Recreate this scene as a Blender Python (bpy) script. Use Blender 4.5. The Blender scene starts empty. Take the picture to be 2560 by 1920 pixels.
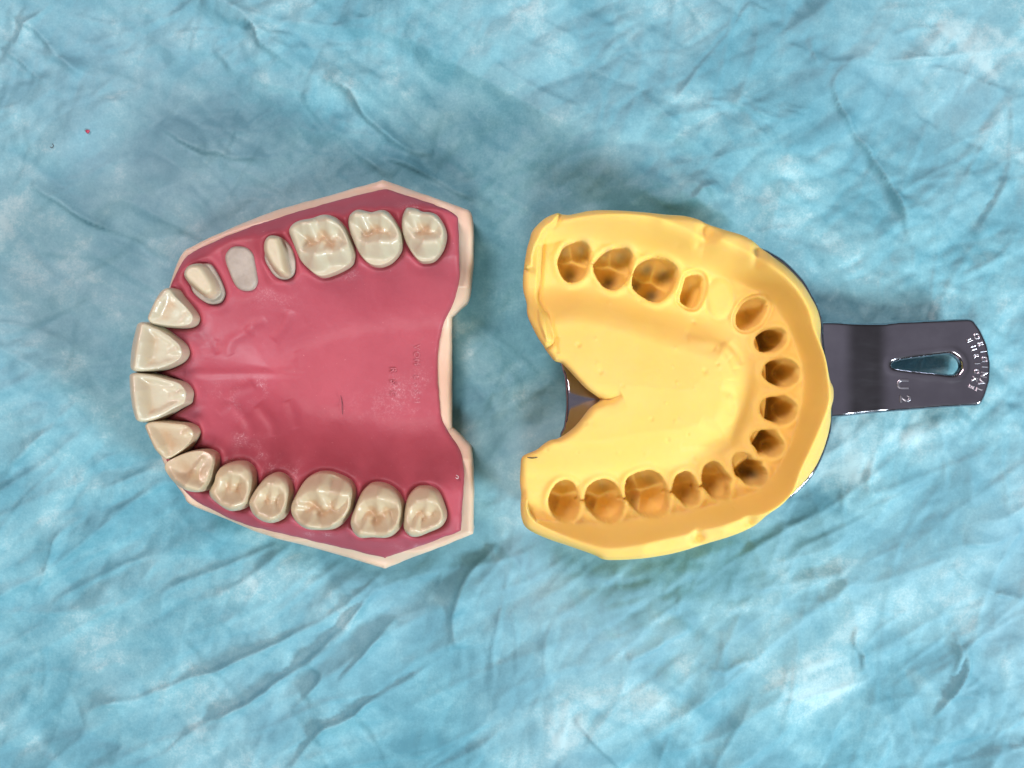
import bpy, math, random
import numpy as np

# ------------------------------------------------------------------ scene set-up
scene = bpy.context.scene
col = scene.collection
MM = 0.001                       # all shapes below are worked out in millimetres
LENS = 45.0
CAM_H = 5.0 * LENS               # camera height in mm: the frame is 180 mm wide on the drape
PXMM = 180.0 / 2560.0

cam_d = bpy.data.cameras.new('camera')
cam_d.lens = LENS; cam_d.sensor_width = 36.0; cam_d.sensor_fit = 'HORIZONTAL'
cam_d.clip_start = 0.01; cam_d.clip_end = 20.0
cam = bpy.data.objects.new('camera', cam_d)
cam.location = (0, 0, CAM_H * MM)
col.objects.link(cam)
scene.camera = cam
scene.render.resolution_x = 1024; scene.render.resolution_y = 768

world = bpy.data.worlds.new('World'); scene.world = world
world.use_nodes = True
wn = world.node_tree.nodes; wl = world.node_tree.links
wtc = wn.new('ShaderNodeTexCoord'); wsep = wn.new('ShaderNodeSeparateXYZ'); wr = wn.new('ShaderNodeValToRGB')
wl.new(wtc.outputs['Generated'], wsep.inputs[0]); wl.new(wsep.outputs['Z'], wr.inputs['Fac']); wl.new(wr.outputs['Color'], wn['Background'].inputs['Color'])
wr.color_ramp.elements[0].position = 0.55; wr.color_ramp.elements[0].color = (0.26, 0.25, 0.25, 1)      # dim walls of the room
wr.color_ramp.elements[1].position = 0.95; wr.color_ramp.elements[1].color = (1.0, 0.95, 1.10, 1)     # paler ceiling
wn['Background'].inputs['Strength'].default_value = 0.26

def area_light(name, loc, size, power, color, target=(0, 0, 0), shape='DISK'):
    d = bpy.data.lights.new(name, 'AREA'); d.shape = shape; d.size = size
    d.energy = power; d.color = color
    o = bpy.data.objects.new(name, d); col.objects.link(o)
    o.location = loc
    from mathutils import Vector
    v = Vector(target) - Vector(loc)
    o.rotation_euler = v.to_track_quat('-Z', 'Y').to_euler()
    return o
# a room: large cool lamp low on the right, warm ceiling lamp behind the far side, dim far lamp
area_light('lamp_cool_right', (0.44, -0.32, 0.34), 0.15, 3.9, (0.82, 0.95, 1.0))
area_light('lamp_warm_far', (-0.24, 0.36, 0.66), 0.24, 4.1, (1.0, 0.78, 0.78))
area_light('lamp_ceiling', (-0.05, -0.75, 1.2), 0.3, 7.0, (1.0, 0.96, 0.92))

vs = scene.view_settings
scene.display_settings.display_device = 'sRGB'
vs.view_transform = 'Standard'; vs.look = 'None'; vs.exposure = -0.08; vs.gamma = 1.0
vs.use_curve_mapping = False
scene.render.engine = 'CYCLES'

# ------------------------------------------------------------------ helpers
rng = np.random.default_rng(7)

def U(p, z):
    """picture position -> place on the horizontal plane at height z (mm)"""
    p = np.asarray(p, float)
    f = PXMM * (CAM_H - z) / CAM_H
    return np.stack([(p[..., 0] - 1280) * f, -(p[..., 1] - 960) * f], -1)

def crop(pts, ox, oy, f):
    a = np.array(pts, float)
    b = a.copy(); b[:, 0] = ox + a[:, 0] * f; b[:, 1] = oy + a[:, 1] * f
    return b

def sst(x, a, b):
    t = np.clip((x - a) / (b - a), 0, 1)
    return t * t * (3 - 2 * t)

def catmull(P, n_per=6, closed=True):
    P = np.asarray(P, float); n = len(P)
    out = []
    rngi = range(n) if closed else range(n - 1)
    for i in rngi:
        if closed:
            p0, p1, p2, p3 = P[(i - 1) % n], P[i], P[(i + 1) % n], P[(i + 2) % n]
        else:
            p0, p1, p2, p3 = P[max(i - 1, 0)], P[i], P[i + 1], P[min(i + 2, n - 1)]
        for j in range(n_per):
            t = j / n_per
            out.append(0.5 * ((2 * p1) + (-p0 + p2) * t + (2 * p0 - 5 * p1 + 4 * p2 - p3) * t * t
                              + (-p0 + 3 * p1 - 3 * p2 + p3) * t ** 3))
    if not closed: out.append(P[-1])
    return np.array(out)

def resample(P, n, closed=True):
    P = np.asarray(P, float)
    Q = np.vstack([P, P[:1]]) if closed else P
    L = np.concatenate([[0], np.cumsum(np.linalg.norm(np.diff(Q[:, :2], axis=0), axis=1))])
    t = np.linspace(0, L[-1], n, endpoint=not closed)
    return np.stack([np.interp(t, L, Q[:, k]) for k in range(Q.shape[1])], 1)

def seg_near(x, y, P, closed=True, chunk=40000):
    """distance to a polyline, index and parameter of nearest segment"""
    A = np.asarray(P, float)[:, :2]
    B = np.roll(A, -1, 0)
    if not closed: A, B = A[:-1], B[:-1]
    D = B - A; LL = (D ** 2).sum(1) + 1e-12
    x = np.ravel(x); y = np.ravel(y)
    n = len(x); dist = np.empty(n); idx = np.empty(n, int); tt = np.empty(n)
    for s in range(0, n, chunk):
        e = min(n, s + chunk)
        dx = x[s:e, None] - A[None, :, 0]; dy = y[s:e, None] - A[None, :, 1]
        t = np.clip((dx * D[:, 0] + dy * D[:, 1]) / LL, 0, 1)
        d2 = (dx - t * D[:, 0]) ** 2 + (dy - t * D[:, 1]) ** 2
        k = d2.argmin(1); r = np.arange(e - s)
        dist[s:e] = np.sqrt(d2[r, k]); idx[s:e] = k; tt[s:e] = t[r, k]
    return dist, idx, tt

def inside(x, y, P):
    x = np.ravel(x); y = np.ravel(y)
    c = np.zeros(len(x), bool)
    A = np.asarray(P, float); n = len(A)
    for i in range(n):
        x1, y1 = A[i, :2]; x2, y2 = A[(i + 1) % n, :2]
        if y1 == y2: continue
        m = (y1 > y) != (y2 > y)
        c ^= m & (x < (x2 - x1) * (y - y1) / (y2 - y1) + x1)
    return c

def sdf(x, y, P):
    """signed distance to a closed outline, negative inside"""
    sh = np.shape(x)
    d, _, _ = seg_near(x, y, P, True)
    return np.where(inside(x, y, P), -d, d).reshape(sh)

def sdf_near(x, y, P, reach):
    """sdf evaluated only near the outline's box; far points get a big value"""
    out = np.full(np.shape(x), 99.0)
    P = np.asarray(P)
    m = ((x > P[:, 0].min() - reach) & (x < P[:, 0].max() + reach) &
         (y > P[:, 1].min() - reach) & (y < P[:, 1].max() + reach))
    if m.any(): out[m] = sdf(x[m], y[m], P)
    return out

def hash2(ix, iy, seed):
    h = (ix.astype(np.int64) * 374761393 + iy.astype(np.int64) * 668265263 + seed * 974711) & 0x7fffffff
    h = ((h ^ (h >> 13)) * 1274126177) & 0x7fffffff
    return ((h ^ (h >> 16)) & 0xffff) / 65535.0

def vnoise(x, y, s, seed=0):
    u = x / s; v = y / s
    iu = np.floor(u); iv = np.floor(v); fu = u - iu; fv = v - iv
    fu = fu * fu * fu * (fu * (fu * 6 - 15) + 10); fv = fv * fv * fv * (fv * (fv * 6 - 15) + 10)
    iu = iu.astype(int); iv = iv.astype(int)
    a = hash2(iu, iv, seed); b = hash2(iu + 1, iv, seed); c = hash2(iu, iv + 1, seed); d = hash2(iu + 1, iv + 1, seed)
    return (a * (1 - fu) + b * fu) * (1 - fv) + (c * (1 - fu) + d * fu) * fv - 0.5

def fbm(x, y, s, oct=4, seed=0, gain=0.5):
    z = 0; a = 1.0
    for k in range(oct):
        ang = 0.7 * k + seed
        xr = x * math.cos(ang) - y * math.sin(ang); yr = x * math.sin(ang) + y * math.cos(ang)
        z = z + a * vnoise(xr + 13.7 * k, yr - 7.1 * k, s / 2 ** k, seed + k); a *= gain
    return z

def link_mesh(name, verts, faces, mat, parent=None, attrs=None, smooth=True):
    me = bpy.data.meshes.new(name)
    v = np.asarray(verts, float) * MM
    me.from_pydata(v.tolist(), [], [list(map(int, f)) for f in faces])
    if smooth: me.polygons.foreach_set('use_smooth', np.ones(len(me.polygons), bool))
    if attrs:
        for k, a in attrs.items():
            at = me.attributes.new(k, 'FLOAT', 'POINT')
            at.data.foreach_set('value', np.asarray(a, np.float32))
    me.materials.append(mat)
    me.update()
    o = bpy.data.objects.new(name, me); col.objects.link(o)
    if parent is not None: o.parent = parent
    return o

def thing(name, label, cat, group=None):
    o = bpy.data.objects.new(name, None); col.objects.link(o)
    o.empty_display_size = 0.01
    o['label'] = label; o['category'] = cat
    if group: o['group'] = group
    return o

def sheet(outer, holes, h, zf, skirt=None):
    """A height-field sheet cut to an outline (and holes); edge vertices lie on the outline.
    skirt: list of (outward offset, absolute z or None, dz) rings that close the sides."""
    outer = np.asarray(outer); polys = [outer] + [np.asarray(q) for q in holes]
    x0, y0 = outer[:, 0].min() - h, outer[:, 1].min() - h
    nx = int((outer[:, 0].max() + 2 * h - x0) / h) + 1; ny = int((outer[:, 1].max() + 2 * h - y0) / h) + 1
    gx = x0 + np.arange(nx) * h; gy = y0 + np.arange(ny) * h
    cx, cy = np.meshgrid(gx[:-1] + h / 2, gy[:-1] + h / 2, indexing='ij')
    ins = inside(cx, cy, outer)
    for q in polys[1:]: ins &= ~inside(cx, cy, q)
    ins = ins.reshape(cx.shape)
    I, J = np.nonzero(ins)
    vid = lambda i, j: i * ny + j
    F = np.stack([vid(I, J), vid(I + 1, J), vid(I + 1, J + 1), vid(I, J + 1)], 1)
    used, inv = np.unique(F.ravel(), return_inverse=True)
    F = inv.reshape(F.shape)
    X = gx[used // ny].copy(); Y = gy[used % ny].copy()
    # boundary edges, directed as in the faces
    E = np.concatenate([F[:, [0, 1]], F[:, [1, 2]], F[:, [2, 3]], F[:, [3, 0]]])
    key = np.minimum(E[:, 0], E[:, 1]) * len(used) + np.maximum(E[:, 0], E[:, 1])
    _, ii, cnt = np.unique(key, return_index=True, return_counts=True)
    BE = E[ii[cnt == 1]]
    bv = np.unique(BE.ravel())
    # snap
    best = np.full(len(bv), 1e9); bx = X[bv].copy(); by = Y[bv].copy(); nxn = np.zeros(len(bv)); nyn = np.zeros(len(bv))
    for k, q in enumerate(polys):
        d, idx, t = seg_near(X[bv], Y[bv], q)
        A = q[idx]; B = np.roll(q, -1, 0)[idx]
        px = A[:, 0] + t * (B[:, 0] - A[:, 0]); py = A[:, 1] + t * (B[:, 1] - A[:, 1])
        area = 0.5 * np.sum(q[:, 0] * np.roll(q[:, 1], -1) - np.roll(q[:, 0], -1) * q[:, 1])
        s = np.sign(area) * (1 if k == 0 else -1)
        tx = B[:, 0] - A[:, 0]; ty = B[:, 1] - A[:, 1]; L = np.hypot(tx, ty) + 1e-9
        m = d < best
        best[m] = d[m]; bx[m] = px[m]; by[m] = py[m]; nxn[m] = (ty / L * s)[m]; nyn[m] = (-tx / L * s)[m]
    X[bv] = bx; Y[bv] = by
    sd = np.full(len(X), 1e9)
    for q in polys:
        d, _, _ = seg_near(X, Y, q); sd = np.minimum(sd, d)
    sd[bv] = 0
    Z = zf(X, Y, sd)
    V = [np.stack([X, Y, Z], 1)]; FF = [F]
    base = len(X)
    if skirt:
        lut = np.full(len(X), -1); lut[bv] = np.arange(len(bv))
        prev = bv; Zb = Z[bv]
        for (off, zabs, dz) in skirt:
            zz = np.full(len(bv), zabs) if zabs is not None else Zb + dz
            V.append(np.stack([bx + nxn * off, by + nyn * off, zz], 1))
            cur = base + np.arange(len(bv)); base += len(bv)
            a = lut[BE[:, 0]]; b = lut[BE[:, 1]]
            FF.append(np.stack([prev[b], prev[a], cur[a], cur[b]], 1))
            prev = cur
    return np.vstack(V), np.vstack(FF), X, Y, Z, sd

# ------------------------------------------------------------------ material helpers
def new_mat(name):
    m = bpy.data.materials.new(name); m.use_nodes = True
    nt = m.node_tree; b = nt.nodes['Principled BSDF']
    return m, nt, b

def N(nt, typ, **kw):
    n = nt.nodes.new(typ)
    for k, v in kw.items():
        if k in n.inputs: n.inputs[k].default_value = v
        else: setattr(n, k, v)
    return n

def coord(nt, scale=(1, 1, 1), rot=(0, 0, 0)):
    tc = nt.nodes.new('ShaderNodeTexCoord'); mp = nt.nodes.new('ShaderNodeMapping')
    mp.inputs['Scale'].default_value = scale; mp.inputs['Rotation'].default_value = rot
    nt.links.new(tc.outputs['Object'], mp.inputs['Vector'])
    return mp.outputs['Vector']

def noise(nt, vec, scale, detail=3, rough=0.5, dist=0.0):
    n = nt.nodes.new('ShaderNodeTexNoise')
    n.inputs['Scale'].default_value = scale; n.inputs['Detail'].default_value = detail
    n.inputs['Roughness'].default_value = rough; n.inputs['Distortion'].default_value = dist
    nt.links.new(vec, n.inputs['Vector'])
    return n.outputs['Fac']

def ramp(nt, fac, stops, interp='LINEAR'):
    r = nt.nodes.new('ShaderNodeValToRGB'); r.color_ramp.interpolation = interp
    e = r.color_ramp.elements
    while len(e) < len(stops): e.new(0.5)
    for k, (p, c) in enumerate(stops):
        e[k].position = p; e[k].color = c if len(c) == 4 else (*c, 1)
    nt.links.new(fac, r.inputs['Fac'])
    return r.outputs['Color']

def mixc(nt, fac, a, b, typ='MIX'):
    m = nt.nodes.new('ShaderNodeMix'); m.data_type = 'RGBA'; m.blend_type = typ
    for s, v in ((m.inputs[0], fac), (m.inputs[6], a), (m.inputs[7], b)):
        if hasattr(v, 'is_output'): nt.links.new(v, s)
        elif isinstance(v, (int, float)): s.default_value = v
        else: s.default_value = v if len(v) == 4 else (*v, 1)
    return m.outputs[2]

def math_n(nt, op, a, b=0.0, clamp=False):
    m = nt.nodes.new('ShaderNodeMath'); m.operation = op; m.use_clamp = clamp
    for s, v in ((m.inputs[0], a), (m.inputs[1], b)):
        if hasattr(v, 'is_output'): nt.links.new(v, s)
        else: s.default_value = v
    return m.outputs[0]

def attr(nt, name):
    a = nt.nodes.new('ShaderNodeAttribute'); a.attribute_name = name
    return a.outputs['Fac']

def bump(nt, b, height, dist, strength=1.0):
    n = nt.nodes.new('ShaderNodeBump'); n.inputs['Distance'].default_value = dist
    n.inputs['Strength'].default_value = strength
    nt.links.new(height, n.inputs['Height']); nt.links.new(n.outputs['Normal'], b.inputs['Normal'])

# ------------------------------------------------------------------ materials
def mat_drape():
    m, nt, b = new_mat('drape_nonwoven')
    v = coord(nt)
    # where the film clings to the fabric the patches are lighter and have angular edges
    pa = attr(nt, 'cling')
    big = noise(nt, v, 24, 3, 0.5, 0.0)
    med = noise(nt, v, 120, 4, 0.55, 0.0)
    fine = noise(nt, v, 620, 5, 0.75)
    fib = noise(nt, v, 2600, 2, 0.7)
    acc = None
    for n_, w_ in ((pa, 0.30), (big, 0.22), (med, 0.16), (fine, 0.13), (fib, 0.10)):
        m_ = math_n(nt, 'MULTIPLY_ADD', n_, w_)
        if acc is None: m_.node.inputs[2].default_value = 0.0
        else: nt.links.new(acc, m_.node.inputs[2])
        acc = m_
    c = ramp(nt, acc, [(0.33, (0.085, 0.275, 0.355)), (0.42, (0.135, 0.37, 0.455)), (0.49, (0.215, 0.475, 0.55)), (0.57, (0.44, 0.67, 0.71))])
    # lilac cast of the film behind the fabric in places
    lil = noise(nt, v, 14, 3, 0.5)
    lf = ramp(nt, lil, [(0.45, (0, 0, 0)), (0.72, (0.35, 0.35, 0.35))])
    c2 = mixc(nt, lf, c, (0.29, 0.40, 0.48))
    nt.links.new(c2, b.inputs['Base Color'])
    b.inputs['Roughness'].default_value = 0.55
    b.inputs['Specular IOR Level'].default_value = 0.3
    hsum = math_n(nt, 'MULTIPLY_ADD', fine, 0.6); nt.links.new(math_n(nt, 'MULTIPLY', med, 0.8), hsum.node.inputs[2])
    bump(nt, b, hsum, 0.0004, 0.45)
    return m

def mat_putty():
    m, nt, b = new_mat('yellow_silicone')
    v = coord(nt)
    n1 = noise(nt, v, 60, 3); n2 = noise(nt, v, 900, 2)
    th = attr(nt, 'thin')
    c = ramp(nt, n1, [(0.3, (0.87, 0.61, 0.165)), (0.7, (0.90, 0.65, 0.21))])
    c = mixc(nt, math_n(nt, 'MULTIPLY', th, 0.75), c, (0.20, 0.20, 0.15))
    nt.links.new(c, b.inputs['Base Color'])
    b.inputs['Roughness'].default_value = 0.5
    b.inputs['Specular IOR Level'].default_value = 0.08
    b.inputs['Subsurface Weight'].default_value = 0.45
    b.inputs['Subsurface Radius'].default_value = (1.0, 0.55, 0.06)
    b.inputs['Subsurface Scale'].default_value = 0.0013
    bump(nt, b, n2, 0.0001, 0.25)
    return m

def mat_gum():
    m, nt, b = new_mat('pink_gum_silicone')
    v = coord(nt)
    n1 = noise(nt, v, 90, 4, 0.6); n2 = noise(nt, v, 1500, 3, 0.6); n3 = noise(nt, v, 3000, 2, 0.8)
    c = ramp(nt, n1, [(0.3, (0.41, 0.074, 0.104)), (0.7, (0.48, 0.096, 0.13))])
    sc = attr(nt, 'scuff')
    spk = ramp(nt, n3, [(0.50, (0, 0, 0)), (0.62, (1, 1, 1))])
    f = math_n(nt, 'MULTIPLY', sc, spk, True)
    f2 = math_n(nt, 'ADD', f, math_n(nt, 'MULTIPLY', sc, 0.14), True)
    c2 = mixc(nt, f2, c, (0.78, 0.52, 0.56))
    dots = ramp(nt, n2, [(0.70, (0, 0, 0)), (0.74, (1, 1, 1))])
    c3 = mixc(nt, math_n(nt, 'MULTIPLY', dots, 0.35), c2, (0.72, 0.35, 0.38))
    nt.links.new(c3, b.inputs['Base Color'])
    b.inputs['Roughness'].default_value = 0.48
    b.inputs['Specular IOR Level'].default_value = 0.35
    b.inputs['Subsurface Weight'].default_value = 0.2
    b.inputs['Subsurface Radius'].default_value = (1.0, 0.3, 0.25)
    b.inputs['Subsurface Scale'].default_value = 0.0007
    bump(nt, b, n2, 0.00012, 0.25)
    return m

def mat_base():
    m, nt, b = new_mat('cream_resin')
    v = coord(nt)
    n1 = noise(nt, v, 80, 4); n2 = noise(nt, v, 1200, 3)
    c = ramp(nt, n1, [(0.3, (0.78, 0.57, 0.41)), (0.7, (0.84, 0.67, 0.52))])
    nt.links.new(c, b.inputs['Base Color'])
    b.inputs['Roughness'].default_value = 0.38
    b.inputs['Subsurface Weight'].default_value = 0.25
    b.inputs['Subsurface Radius'].default_value = (1.0, 0.6, 0.35)
    b.inputs['Subsurface Scale'].default_value = 0.001
    bump(nt, b, n2, 0.00008, 0.2)
    return m

def mat_tooth(name, body, rough, warm):
    m, nt, b = new_mat(name)
    v = coord(nt)
    n1 = noise(nt, v, 160, 3); n2 = noise(nt, v, 500, 3)
    c = ramp(nt, n1, [(0.3, tuple(0.93 * k for k in body)), (0.7, body)])
    st = attr(nt, 'stain')
    c = mixc(nt, math_n(nt, 'MULTIPLY', st, 0.60), c, warm)
    gr = attr(nt, 'cut')
    c = mixc(nt, gr, c, ramp(nt, n2, [(0.35, (0.36, 0.315, 0.26)), (0.65, (0.47, 0.42, 0.355))]))
    nt.links.new(c, b.inputs['Base Color'])
    b.inputs['Roughness'].default_value = rough
    b.inputs['Subsurface Weight'].default_value = 0.22
    b.inputs['Subsurface Radius'].default_value = (1.0, 0.7, 0.4)
    b.inputs['Subsurface Scale'].default_value = 0.0008
    b.inputs['Coat Weight'].default_value = 0.12 if rough < 0.4 else 0.0
    b.inputs['Coat Roughness'].default_value = 0.06
    bump(nt, b, n2, 0.00018, 0.3)
    return m

def mat_metal(name='tray_steel', r0=0.12, r1=0.20):
    m, nt, b = new_mat(name)
    v = coord(nt)
    sc = noise(nt, coord(nt, (1, 5, 1), (0, 0, 0.9)), 160, 4, 0.6)
    n2 = noise(nt, v, 70, 4, 0.6)
    c = ramp(nt, n2, [(0.35, (0.34, 0.33, 0.37)), (0.65, (0.46, 0.45, 0.50))])
    nt.links.new(c, b.inputs['Base Color'])
    b.inputs['Metallic'].default_value = 1.0
    r = ramp(nt, sc, [(0.4, (r0, r0, r0)), (0.75, (r1, r1, r1))])
    nt.links.new(r, b.inputs['Roughness'])
    bump(nt, b, n2, 0.0003, 0.02)
    return m

def mat_plain(name, c, rough=0.6):
    m, nt, b = new_mat(name)
    n1 = noise(nt, coord(nt), 800, 2)
    cc = ramp(nt, n1, [(0.3, tuple(0.8 * k for k in c)), (0.7, c)])
    nt.links.new(cc, b.inputs['Base Color']); b.inputs['Roughness'].default_value = rough
    return m

M_DRAPE = mat_drape(); M_PUTTY = mat_putty(); M_GUM = mat_gum(); M_BASE = mat_base(); M_METAL = mat_metal(); M_LETTER = mat_metal('tray_steel_stamped', 0.28, 0.38)
M_TOOTH = mat_tooth('tooth_resin', (0.60, 0.545, 0.40), 0.34, (0.52, 0.33, 0.18))
M_TOOTHW = mat_tooth('tooth_resin_warm', (0.60, 0.50, 0.335), 0.33, (0.50, 0.32, 0.17))
M_PREP = mat_tooth('tooth_ground', (0.66, 0.59, 0.42), 0.42, (0.50, 0.33, 0.18))
M_STUB = mat_tooth('tooth_stub', (0.52, 0.46, 0.43), 0.6, (0.50, 0.45, 0.42))
M_HAIR = mat_plain('dark_fibre', (0.05, 0.045, 0.05)); M_CRUMB = mat_plain('pink_crumb', (0.60, 0.08, 0.15))
M_LINT = mat_plain('pale_lint', (0.75, 0.6, 0.6))

# ------------------------------------------------------------------ outlines traced from the photograph
MODEL_PX = [(962, 450), (1070, 490), (1160, 523), (1178, 534), (1183, 560), (1183, 610), (1181, 660), (1172, 742), (1152, 766), (1131, 788),
            (1127, 798), (1127, 930), (1127, 1064), (1134, 1074), (1171, 1112), (1177, 1122), (1183, 1195), (1182, 1320), (1176, 1335),
            (1070, 1378), (970, 1419), (955, 1420), (860, 1392), (759, 1363), (700, 1346), (630, 1322), (567, 1295), (480, 1260), (462, 1234), (420, 1170),
            (388, 1080), (378, 960), (388, 850), (428, 717), (459, 632), (484, 616), (566, 577), (630, 549), (703, 521), (830, 486), (940, 454)]
GUM_PX = [(970, 470), (1050, 500), (1136, 540), (1147, 565), (1149, 655), (1147, 702), (1130, 754), (1104, 805), (1093, 853), (1088, 916), (1090, 975),
          (1100, 1048), (1122, 1090), (1147, 1125), (1155, 1152), (1160, 1205), (1153, 1308), (1144, 1324), (1060, 1358), (965, 1396), (952, 1396), (841, 1369), (700, 1331),
          (630, 1312), (567, 1289), (489, 1241), (445, 1180), (408, 1080), (398, 960), (408, 850), (441, 721), (471, 640), (552, 602), (574, 590), (626, 567), (701, 541),
          (817, 506), (911, 479), (955, 468)]
A2 = lambda p: crop(p, 700, 420, .2351)     # areas of the picture studied enlarged
A1 = lambda p: crop(p, 300, 420, .217)
A3 = lambda p: crop(p, 300, 680, .217)
A4 = lambda p: crop(p, 300, 1000, .217)
A5 = lambda p: crop(p, 700, 1040, .2351)
P1 = lambda p: crop(p, 1280, 500, .217)
P2 = lambda p: crop(p, 1700, 540, .217)
P3 = lambda p: crop(p, 1280, 840, .217)
P4 = lambda p: crop(p, 1700, 860, .217)
P5 = lambda p: crop(p, 1280, 1090, .217)
P6 = lambda p: crop(p, 1700, 1100, .217)
P7 = lambda p: crop(p, 2020, 760, .226)
QTL = lambda p: crop(p, 0, 0, .5787)
QTR = lambda p: crop(p, 1280, 0, .5787)
QBL = lambda p: crop(p, 0, 960, .5787)
QBR = lambda p: crop(p, 1280, 960, .5787)

Z_T = 19.5          # reference height of the tooth crowns
GUM_R = 16.5        # height of the gum crest
TEETH = []          # (kind, outline px, ridges px, floor, env width, material, label)
def tooth(kind, cv, outline, ridges, floor, w, mat, label, k=0.9):
    TEETH.append(dict(kind=kind, out=cv(outline), rid=[cv(r) for r in ridges], floor=floor, w=w, mat=mat, label=label, k=k))

tooth('molar', A2, [(1345,408),(1450,415),(1510,448),(1590,455),(1670,485),(1740,590),(1768,690),(1755,800),(1715,900),(1640,985),(1555,1008),(1480,995),(1410,920),(1340,800),(1300,690),(1285,580),(1300,480)],
      [[(1320,520,4.6),(1375,470,5.7),(1490,500,4.8),(1600,500,5.5),(1700,580,4.6),(1740,680,4.3)], [(1390,490,5.7),(1440,630,4.1)], [(1640,530,5.5),(1600,650,4.0)],
       [(1320,530,4.6),(1345,640,4.4),(1415,735,4.3)], [(1410,745,4.3),(1530,780,5.3),(1640,770,5.0),(1705,740,4.3),(1740,680,4.2)]], 3.1, 1.7, M_TOOTH, 'third molar with two sharp outer cusps')
tooth('molar', A2, [(790,440),(850,428),(960,455),(1000,448),(1080,430),(1150,455),(1230,560),(1290,680),(1302,780),(1280,890),(1200,990),(1110,1040),(1030,1050),(950,1025),(870,950),(800,830),(745,700),(718,590),(730,500)],
      [[(740,560,4.7),(800,495,5.9),(950,510,5.0),(1090,490,5.9),(1200,580,4.9),(1260,690,4.6)], [(850,500,5.9),(935,660,4.2)], [(1085,500,5.9),(1090,640,4.2)],
       [(750,580,4.7),(830,765,4.5)], [(830,770,4.5),(920,805,5.0),(1060,780,5.7),(1170,785,5.0),(1255,730,4.6),(1262,690,4.6)], [(1060,780,5.5),(1025,720,4.4)]], 3.2, 1.7, M_TOOTH, 'second molar with a hairline crack in its fissure')
tooth('molar', A2, [(210,545),(340,520),(430,485),(510,485),(590,515),(680,610),(745,740),(785,880),(780,980),(740,1040),(620,1110),(480,1160),(400,1150),(320,1090),(230,1000),(170,880),(110,740),(88,670),(130,590)],
      [[(135,640,5.0),(240,575,6.2),(385,590,5.1),(510,545,6.2),(640,610,5.2),(700,690,4.8)], [(300,590,6.2),(375,745,4.3)], [(510,560,6.2),(545,730,4.3)],
       [(140,650,5.0),(225,890,4.6)], [(700,680,4.8),(745,805,4.6)], [(225,890,4.6),(370,915,5.7),(480,885,5.0),(560,900,4.8),(650,860,5.4),(745,805,4.6)],
       [(380,905,5.6),(440,795,4.4)], [(650,855,5.2),(610,775,4.3)]], 3.3, 1.8, M_TOOTH, 'broad first molar, largest crown of its side')
TEETH.append(dict(kind='prep', out=A1([(1750,768),(1840,790),(1930,870),(1985,980),(2005,1100),(1990,1210),(1930,1265),(1850,1275),(1770,1240),(1700,1150),(1645,1050),(1640,950),(1645,850),(1690,785)]),
      core=A1([(1745,775),(1830,800),(1870,900),(1900,1050),(1925,1180),(1890,1225),(1810,1210),(1740,1140),(1680,1040),(1645,940),(1650,850),(1690,790)]), H=4.6, mat=M_PREP, label='premolar ground down to a narrow stump with grey margin'))
TEETH.append(dict(kind='stub', out=A1([(1270,920),(1350,898),(1450,915),(1520,980),(1545,1080),(1570,1220),(1580,1310),(1540,1390),(1460,1415),(1370,1395),(1310,1330),(1250,1190),(1210,1070),(1212,990)]), mat=M_STUB, label='grey premolar cut flush with the gum'))
TEETH.append(dict(kind='prep', out=A1([(930,1085),(1000,1090),(1060,1160),(1130,1280),(1180,1400),(1185,1460),(1150,1530),(1080,1560),(990,1555),(880,1490),(810,1420),(780,1350),(740,1290),(722,1230),(745,1160),(800,1110),(880,1092)]),
      core=A1([(745,1165),(800,1115),(890,1100),(960,1130),(1020,1210),(1080,1310),(1095,1400),(1050,1465),(980,1475),(900,1430),(830,1370),(770,1310),(730,1240)]), H=5.2, mat=M_PREP, label='canine ground down to a rounded stump with grey margin'))
tooth('incisor', A3, [(540,182),(600,200),(660,270),(760,370),(850,470),(880,530),(860,590),(800,622),(700,632),(560,625),(420,608),(350,590),(310,545),(305,500),(340,420),(400,300),(460,215)],
      [[(520,225,6.4),(430,330,7.0),(375,440,7.0),(335,530,6.3)], [(540,225,6.2),(680,350,5.2),(800,490,4.2)], [(345,560,6.0),(540,590,5.1),(760,585,4.2)], [(760,500,4.6),(720,560,4.6)]], 3.7, 0.9, M_TOOTH, 'narrow lateral incisor next to the ground canine', .75)
tooth('incisor', A3, [(270,580),(330,590),(400,630),(520,690),(640,770),(720,840),(755,910),(745,970),(690,1030),(560,1090),(420,1125),(280,1145),(190,1145),(130,1110),(110,1040),(120,900),(150,740),(185,620),(220,590)],
      [[(250,625,7.3),(215,800,8.0),(190,950,8.0),(170,1090,7.4)], [(270,620,7.1),(460,720,5.7),(660,840,4.5)], [(180,1110,7.1),(400,1090,5.7),(640,1010,4.5)], [(640,900,4.9),(560,930,4.6)], [(600,830,4.8),(560,860,4.7)]], 3.9, 0.9, M_TOOTH, 'wide central incisor on the side of the ground teeth', .75)
tooth('incisor', A3, [(120,1180),(200,1160),(290,1170),(420,1195),(560,1235),(690,1270),(760,1320),(800,1390),(790,1460),(770,1510),(660,1565),(520,1645),(420,1695),(330,1720),(240,1725),(180,1685),(150,1595),(128,1480),(110,1350),(105,1230)],
      [[(155,1210,7.4),(165,1380,8.0),(180,1540,8.0),(215,1680,7.4)], [(175,1195,7.1),(420,1225,5.7),(690,1310,4.5)], [(235,1695,7.1),(460,1625,5.7),(700,1500,4.5)], [(680,1400,4.9),(590,1420,4.6)], [(620,1340,4.8),(500,1330,4.8)]], 3.9, 0.9, M_TOOTH, 'wide central incisor with a chipped inner tip', .75)
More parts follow.
